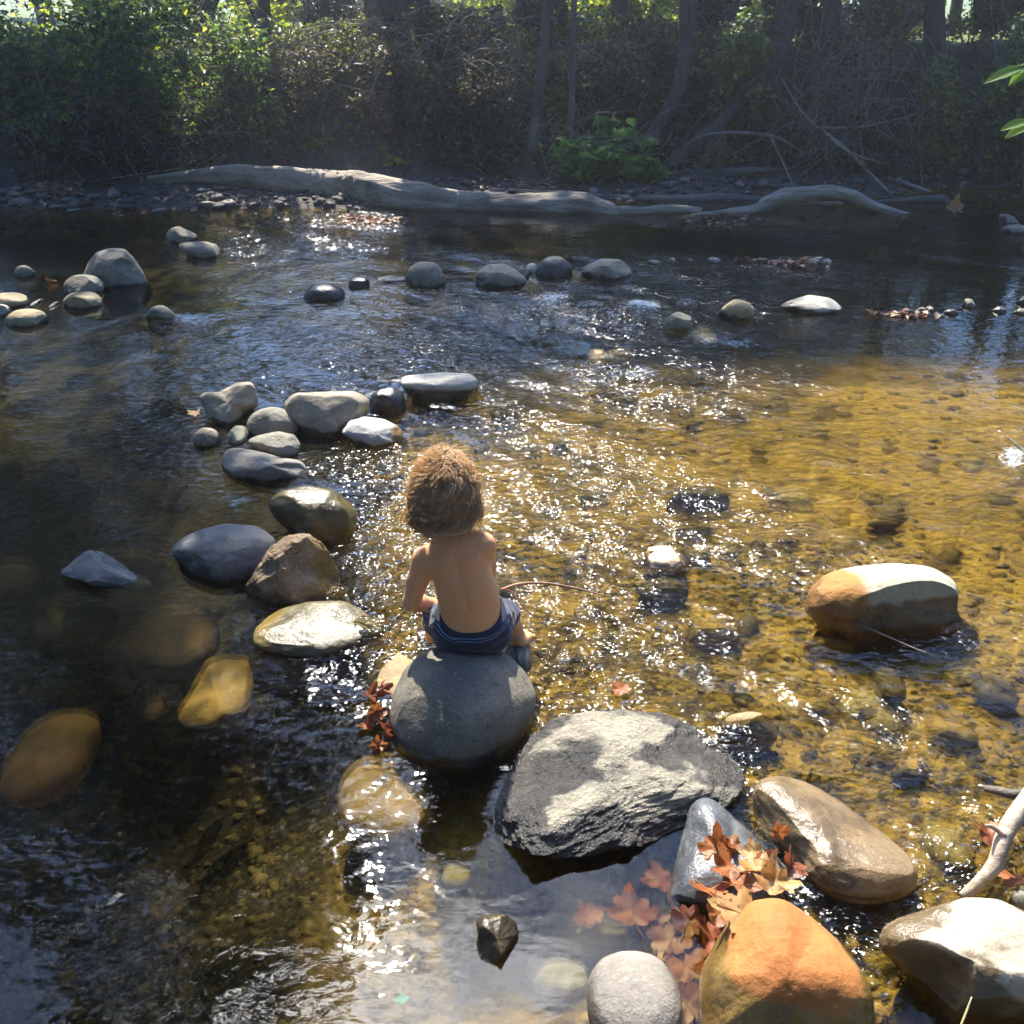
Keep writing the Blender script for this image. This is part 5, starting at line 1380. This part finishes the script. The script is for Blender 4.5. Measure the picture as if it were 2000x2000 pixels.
seat = np.array(SEAT.location)
_v = np.array([v.co[:] for v in SEAT.data.vertices]) + seat
_u, _w, _d = proj(_v)
_m = (np.abs(_u - 915) < 25)
YH = float(_v[_m][np.argmin(_w[_m])][1]) - .03      # the crest of the boulder carries the child
hip = W(922, 1212, YH)
waist = W(914, 1160, YH + .005)
chest = W(894, 1095, YH + .03)
neck = W(884, 1052, YH + .045)
headc = W(867, 952, YH + .07)
shL, shR = W(828, 1092, YH + .035), W(945, 1064, YH + .04)
elL, wrL = W(804, 1176, YH + .02), W(838, 1178, YH + .15)
elR, wrR = W(952, 1140, YH + .13), W(905, 1150, YH + .21)
hpL, hpR = W(893, 1226, YH + .01), W(952, 1222, YH + .01)
knL, knR = W(856, 1208, YH + .155), W(982, 1203, YH + .14)
anL, anR = W(846, 1243, YH + .185), W(1012, 1240, YH + .14)
HR = (.064, .076, .084)

def body_prims():
    """list of (function, blend) making the body"""
    L = []
    def cone(a, b, ra, rb, sy=1.0, k=.02): L.append((lambda P: sd_cone(P, a, b, ra, rb, sy), k))
    def ell(c, r, k=.015): L.append((lambda P: sd_ell(P, c, r), k))
    cone(hip + (0, .0, .0), waist, .078, .070, 1.22)
    cone(waist, chest, .068, .073, 1.25, .03)
    cone(chest + (0, .01, .0), (shL + shR) / 2 + (0, .0, -.012), .070, .052, 1.2, .03)
    cone(shL + (.016, 0, -.004), shR + (-.016, 0, -.004), .031, .031, 1.0, .03)
    cone(hpL + (.01, -.02, .0), hpL + (.0, .03, 0), .052, .050, 1.0, .02)
    cone(hpR + (-.01, -.02, .0), hpR + (.0, .03, 0), .052, .050, 1.0, .02)
    cone((shL + shR) / 2 + (0, .0, .0), neck + (0, 0, .02), .045, .030, 1.1, .03)
    cone(neck, headc + (0, -.01, -.05), .030, .030, 1.0, .02)
    ell(headc, HR, .015)
    ell(headc + (0, .030, -.045), (.044, .042, .036), .02)       # jaw and cheeks
    ell(headc + (-.026, .052, -.036), (.020, .018, .020), .01)
    ell(headc + (.026, .052, -.036), (.020, .018, .020), .01)
    cone(headc + (0, .074, -.008), headc + (0, .086, -.026), .005, .009, 1.0, .008)   # nose
    cone(headc + (-.012, .074, -.046), headc + (.012, .074, -.046), .0045, .0045, 1.0, .005)   # lips
    cone(headc + (-.010, .072, -.053), headc + (.010, .072, -.053), .0045, .0045, 1.0, .005)
    ell(headc + (0, .066, -.072), (.013, .012, .010), .01)
    for s in (-1, 1):
        ell(headc + (s * .066, -.002, -.018), (.008, .014, .020), .005)              # ears
        ell(headc + (s * .024, .066, .012), (.018, .010, .008), .008)                # brow
    for sh, el, wr, s in ((shL, elL, wrL, -1), (shR, elR, wrR, 1)):
        cone(sh, (sh + el) / 2, .029, .0265, 1.0, .018)
        cone((sh + el) / 2, el, .0265, .0225, 1.0, .01)
        cone(el, el + (wr - el) * .4, .0225, .0235, 1.0, .01)
        cone(el + (wr - el) * .4, wr, .0235, .0155, 1.0, .01)
        fw = (wr - el) / np.linalg.norm(wr - el)
        sd_ = np.cross(fw, (0, 0, 1.0)); sd_ /= np.linalg.norm(sd_)
        dn = np.cross(sd_, fw)
        palm = wr + fw * .024
        cone(wr + fw * .006, palm + fw * .008, .013, .016, 1.0, .008)
        for i, (o, ln) in enumerate(((-.0135, .026), (-.0045, .031), (.0045, .029), (.0135, .022))):
            k0 = palm + fw * .012 + sd_ * o
            k1 = k0 + fw * ln * .5 - dn * .004
            k2 = k1 + fw * ln * .25 - dn * ln * .42
            cone(k0, k1, .0058, .0052, 1.0, .003); cone(k1, k2, .0052, .0046, 1.0, .002)
        t0 = wr + fw * .012 + sd_ * .012 * s
        t1 = t0 + fw * .014 + sd_ * .010 * s - dn * .006
        cone(t0, t1, .0068, .006, 1.0, .005); cone(t1, t1 + fw * .013 - dn * .008 - sd_ * .003 * s, .006, .005, 1.0, .003)
    for hp, kn, an, s in ((hpL, knL, anL, -1), (hpR, knR, anR, 1)):
        cone(hp, kn, .048, .036, 1.0, .02)
        cone(kn, kn + (an - kn) * .45, .033, .031, 1.0, .012)
        cone(kn + (an - kn) * .45, an, .031, .020, 1.0, .012)
        fd = np.array([s * .30, .86, -.35]); fd /= np.linalg.norm(fd)
        sdv = np.cross(fd, (0, 0, 1.0)); sdv /= np.linalg.norm(sdv)
        heel = an + (0, -.012, -.014)
        ball = an + fd * .058 + (0, 0, -.016)
        cone(heel, ball, .019, .015, 1.0, .012)
        cone(heel + sdv * .008, ball + sdv * .014, .014, .012, 1.0, .01)
        cone(heel - sdv * .006, ball - sdv * .012, .014, .012, 1.0, .01)
        for i in range(5):
            o = (-.021 + .0105 * i) * (1 if s > 0 else -1)
            ln = (.022, .019, .017, .015, .012)[i if s < 0 else i]
            r = (.0075, .0058, .0055, .0052, .005)[i]
            o2 = (-.021 + .0105 * i) * (-s)
            b0 = ball + fd * .008 + sdv * o2
            cone(b0, b0 + fd * ln, r, r * .9, 1.0, .003)
    return L

def band_plane(P):
    """height above the waistband plane of the shorts, which dips at the back"""
    a = W(846, 1180, YH + .015); b = W(988, 1174, YH + .015); c = W(924, 1244, YH - .075)
    n = np.cross(b - a, c - a); n /= np.linalg.norm(n)
    if n[2] < 0: n = -n
    return (P - a) @ n

H_ = .0036
lo = np.array([min(elL[0], anL[0]) - .075, YH - .11, hip[2] - .17])
hi = np.array([anR[0] + .085, YH + .34, headc[2] + .105])
nx, ny, nz = [int(k) for k in (hi - lo) / H_ + 1]
GX, GY, GZ = np.meshgrid(np.arange(nx), np.arange(ny), np.arange(nz), indexing='ij')
D = np.full((nx, ny, nz), 1.0, np.float32)
prims = body_prims()
# evaluate each primitive only round itself
PG = (np.stack([GX, GY, GZ], -1).astype(np.float32) * np.float32(H_) + lo.astype(np.float32))
first = True
coarse = PG[::6, ::6, ::6]
for fn, k in prims:
    dc = fn(coarse)
    m = np.argwhere(dc < .05)
    if len(m) == 0: continue
    i0 = np.maximum(m.min(0) * 6 - 6, 0); i1 = np.minimum(m.max(0) * 6 + 12, (nx, ny, nz))
    sl = tuple(slice(a, b) for a, b in zip(i0, i1))
    D[sl] = smin(D[sl], fn(PG[sl]).astype(np.float32), k)
V, Fq = surface_net(D, lo, H_)
V = V.astype(float)
sp0 = (waist + hip) / 2; sax = neck - sp0; tt_ = np.clip(((V - sp0) @ sax) / (sax @ sax), 0, 1)
q_ = V - (sp0 + tt_[:, None] * sax)
back = smooth(-.02, -.045, q_[:, 1]) * smooth(0, .12, tt_) * smooth(1, .8, tt_)
V[:, 1] += .0042 * back * np.exp(-(q_[:, 0] / .010) ** 2)                                   # spine furrow
for s_ in (-1, 1):
    V[:, 1] -= .0050 * smooth(-.02, -.04, q_[:, 1]) * np.exp(-((q_[:, 0] - s_ * .040) / .020) ** 2 - ((tt_ - .70) / .16) ** 2)   # shoulder blades

t = NT('skin')
co = t.obj(); n1 = t.noise(co, 14, 4, .6); n2 = t.noise(co, 160, 3, .6)
sx = t.n('SeparateXYZ', {0: co})
col = t.mix(n1, (.90, .41, .175), (.95, .49, .225))
col = t.mix(t.math('MULTIPLY', t.step(n2, .5, .8), .25), col, (.66, .28, .15))
m_skin = t.finish(t.n('BsdfPrincipled', {'Base Color': col, 'Roughness': .52, 'Subsurface Weight': .15, 'Subsurface Radius': (.012, .004, .002), 'Subsurface Scale': .8,
                                         'Normal': t.bump(n2, .0006)}))
base = hip.copy()
child = link('person', make_mesh('person', V - base, Fq, True, None, [m_skin]), None, tuple(base))
tag(child, 'small child with curly light brown hair, bare back and navy shorts, sitting on the round boulder facing the stream', 'person')
child['label'] = 'small bare backed child with curly light brown hair in navy shorts sitting on round boulder'

# shorts: the same hips and thighs, a little larger, cut at waistband and above the knees
sp = []
def addc(a, b, ra, rb, sy=1.0, k=.02): sp.append((lambda P: sd_cone(P, a, b, ra, rb, sy), k))
G = .0095
addc(hip, waist, .078 + G, .070 + G, 1.22)
addc(hpL + (.01, -.02, 0), hpL + (0, .03, 0), .052 + G, .050 + G, 1, .03)
addc(hpR + (-.01, -.02, 0), hpR + (0, .03, 0), .052 + G, .050 + G, 1, .03)
addc(hpL, knL + (knL - hpL) * .02, .050 + G, .034 + G, 1, .03)
addc(hpR, knR + (knR - hpR) * .02, .050 + G, .036 + G, 1, .03)
D2 = np.full((nx, ny, nz), 1.0, np.float32)
zc = int((waist[2] + .10 - lo[2]) / H_)
PS = PG[:, :, :zc]
for fn, k in sp:
    D2[:, :, :zc] = smin(D2[:, :, :zc], fn(PS).astype(np.float32), k)
wr = (fbm(PS.reshape(-1, 3)[::1] * np.array([26, 26, 40]), 2, 71).reshape(PS.shape[:-1]) * .0075).astype(np.float32)
D2[:, :, :zc] += wr
D2[:, :, :zc] = np.maximum(D2[:, :, :zc], band_plane(PS).astype(np.float32))
D2[:, :, zc:] = 1
# keep clear of the body inside: a shell 6 mm thick
Vs, Fs = surface_net(D2, lo, H_)
bp = band_plane(Vs)
t = NT('navy_cloth')
a = t.n('Attribute', attribute_name='band').outputs['Fac']
co = t.obj(); n1 = t.noise(co, 300, 2); n2 = t.noise(co, 30, 3)
col = t.mix(n2, (.012, .016, .042), (.020, .026, .062))
def stripe(a0, a1):
    return t.math('MULTIPLY', t.math('GREATER_THAN', a, a0), t.math('LESS_THAN', a, a1))
col = t.mix(stripe(-.0060, -.0035), col, (.12, .24, .40))
col = t.mix(stripe(-.0120, -.0098), col, (.12, .22, .38))
m_navy = t.finish(t.n('BsdfPrincipled', {'Base Color': col, 'Roughness': .85, 'Sheen Weight': .2, 'Normal': t.bump(n1, .0008)}))
sh = link('shorts', make_mesh('shorts', Vs - base, Fs, True, {'band': bp}, [m_navy]), child)
# pale printed marks on the left leg of the shorts
mk = Bag()
for i in range(4):
    c = W(836 + i * 5, 1196 + i * 11, YH + .015 + .02 * (3 - i))
    mk.tube(catmull([c + (-.012, .0, .006), c + (0, .004, .0), c + (.012, .006, .004)], 6), np.full(6, .0016), 5)
# face details
eb = Bag()
for s in (-1, 1):
    v, f = ico(3); eb2 = Bag(); eb2.add(v * .0095 + headc + (s * .024, .0645, -.004), None, f)
    o = eb2.build('eye', solid('eye_white', (.8, .78, .75), .15), child); 
    for vv in o.data.vertices: vv.co -= Vector(base)
    ir = Bag(); ir.add(v * .0052 + headc + (s * .024, .0700, -.004), None, f)
    o2 = ir.build('iris', solid('brown_iris', (.10, .05, .02), .1), o)
    for vv in o2.data.vertices: vv.co -= Vector(base)

# hair: a soft cap and some thousands of strands gathered into curling locks
rng = np.random.RandomState(77)
v, f = ico(5)
HC = headc + (0, -.006, .006)
HE = np.array(HR) + (.003, .004, .004)
faceside = smooth(.25, .75, v[:, 1]) * smooth(.75, .2, v[:, 2])
low = smooth(-.35, -.75, v[:, 2])
k = 1 + .03 * fbm(v * 4, 3, 5) - .22 * faceside - .14 * low
cv = v * HE * k[:, None] + HC
hb_ = Bag(); hb_.add(cv - base, None, f, .4)
t = NT('curly_hair')
a = t.n('Attribute', attribute_name='tint').outputs['Fac']
col = t.ramp(a, [(0, (.22, .145, .085)), (.35, (.55, .39, .24)), (.7, (.86, .68, .46)), (1, (1.0, .90, .72))])
d = t.n('BsdfPrincipled', {'Base Color': col, 'Roughness': .38, 'Specular IOR Level': .7})
tr = t.n('BsdfTranslucent', {'Color': t.mix(.5, col, (.95, .68, .36))})
m_hair = t.finish(t.n('MixShader', {0: .66, 1: d.outputs[0], 2: tr.outputs[0]}))
NL, PER, SEG = 560, 20, 20
u = rng.normal(size=(NL * 4, 3)); u /= np.linalg.norm(u, axis=1, keepdims=True)
u = u[~((u[:, 1] > .40) & (u[:, 2] < .45)) & (u[:, 2] > -.38 - .14 * (u[:, 1] < -.3) * (np.abs(u[:, 0]) < .62))][:NL]
NL = len(u)
WH = np.array([.05, -.42, .90]); WH /= np.linalg.norm(WH)          # the whorl the hair grows away from
away = u - WH * (u @ WH)[:, None]; away -= u * np.sum(away * u, 1, keepdims=True); away /= np.linalg.norm(away, axis=1, keepdims=True) + 1e-6
swirl = np.cross(u, away)
grav = np.array([0, 0, -1.0]) - u * (-u[:, 2])[:, None]; grav /= np.linalg.norm(grav, axis=1, keepdims=True) + 1e-6
head_w = smooth(.2, .9, u[:, 2])[:, None]
dirn = away * (.35 + .65 * head_w) + grav * (1 - .75 * head_w) + swirl * .35 * rng.normal(size=(NL, 1)) + swirl * .30 * head_w
dirn /= np.linalg.norm(dirn, axis=1, keepdims=True)
side = np.cross(u, dirn)
L = rng.uniform(.034, .066, NL) * (1 - .10 * u[:, 2]) * (1 - .45 * smooth(-.1, -.5, u[:, 2]))
ph = rng.uniform(0, 6.28, NL); turns = rng.uniform(.9, 2.3, NL); cr = rng.uniform(.0055, .0125, NL) * (1 + 1.2 * smooth(.3, -.5, u[:, 2])) * (1 - .55 * smooth(.3, .9, u[:, 2]))
lift = rng.uniform(.02, .22, NL) ** 1.3 * (1 - .6 * smooth(.3, .9, u[:, 2])) + .30 * smooth(.15, -.4, u[:, 2]) * np.abs(u[:, 0])
ts = np.linspace(0, 1, SEG)
CL = np.zeros((NL, SEG, 3))
for j, tt in enumerate(ts):
    s = L * tt
    bend = np.minimum(s / .085, 1.2)                       # follow the curve of the skull
    w = u * np.cos(bend)[:, None] + dirn * np.sin(bend)[:, None]
    ang = ph + turns * 6.28 * tt
    am = cr * min(1, tt * 2.2)
    CL[:, j] = HC + w * HE * (1.0 + (lift * tt * .75)[:, None]) + side * (np.cos(ang) * am)[:, None] + w * ((np.sin(ang) * .7 + .9) * am)[:, None] + np.array([0, 0, -1.0]) * (s * tt * .12)[:, None]
lk = np.repeat(np.arange(NL), PER)
NS = len(lk)
off = rng.normal(size=(NS, 3)) * .0052
off -= u[lk] * np.sum(off * u[lk], 1, keepdims=True) * .7
tight = (1 - .66 * smooth(0, .75, ts))[None, :, None] + (rng.uniform(0, 1, (NS, 1, 1)) ** 5) * 2.6 * ts[None, :, None]
stretch = rng.uniform(.82, 1.08, NS)
idx = np.clip(ts[None, :] * stretch[:, None], 0, 1) * (SEG - 1)
i0 = np.minimum(idx.astype(int), SEG - 2); fr = (idx - i0)[:, :, None]
P = CL[lk[:, None], i0] * (1 - fr) + CL[lk[:, None], i0 + 1] * fr
P = P + off[:, None, :] * tight + rng.normal(size=(NS, 1, 3)) * .0016 * ts[None, :, None]
q = (P - HC) / HE
rr = np.linalg.norm(q, axis=2, keepdims=True)
P = np.where(rr < 1.0, HC + q / np.maximum(rr, 1e-6) * HE * 1.004, P)
fly = rng.uniform(0, 1, NS) < .07                        # loose single hairs standing off the head
P[fly] += (u[lk][fly][:, None, :] * rng.uniform(.006, .022, fly.sum())[:, None, None] + rng.normal(size=(fly.sum(), 1, 3)) * .005) * (ts ** 1.3)[None, :, None]
rad = (.0008 * (1 - .6 * ts))[None, :, None, None] * rng.uniform(.6, 1.2, NS)[:, None, None, None]
T = np.gradient(P, axis=1); T /= np.linalg.norm(T, axis=2, keepdims=True) + 1e-9
A = np.cross(T, u[lk][:, None, :]); A /= np.linalg.norm(A, axis=2, keepdims=True) + 1e-9
B = np.cross(T, A)
th = np.array([0, 2.094, 4.189])
ring = np.cos(th)[None, None, :, None] * A[:, :, None, :] + np.sin(th)[None, None, :, None] * B[:, :, None, :]
HV = (P[:, :, None, :] + ring * rad).reshape(-1, 3)
i = (np.arange(NS)[:, None, None] * SEG * 3 + np.arange(SEG - 1)[None, :, None] * 3)
j = np.arange(3)[None, None, :]
j2 = (j + 1) % 3
HQ = np.stack([i + j, i + j2, i + 3 + j2, i + 3 + j], -1).reshape(-1, 4)
ti = np.clip(.80 + .24 * rng.normal(size=NL)[lk] + .14 * rng.normal(size=NS), 0, 1)
tv_ = np.clip(ti[:, None] * (.7 + .45 * ts[None, :]), 0, 1)
hb_.add(HV - base, HQ, None, np.repeat(tv_.ravel(), 3))
hair = hb_.build('hair', m_hair, child)
mk.V = [x - base for x in mk.V]
mk.build('printed_marks', solid('pale_print', (.5, .55, .7)), sh)

# ================================================================== haze over the shaded far bank
if HAZE:
    bpy.ops.mesh.primitive_cube_add(size=1, location=(0, 20, 9))
    hz = bpy.context.object; hz.name = 'haze'; hz.data.name = 'haze'
    hz.dimensions = (60, 64, 21.5)
    bpy.context.view_layer.update()
    t = NT('haze_air')
    pv = t.n('VolumePrincipled', {'Color': (.86, .90, 1.0), 'Density': HAZE, 'Anisotropy': .75})
    t.t.links.new(pv.outputs[0], t.out.inputs['Volume'])
    hz.data.materials.append(t.m)
    tag(hz, 'thin pale haze hanging over the stream and the far bank', kind='stuff')
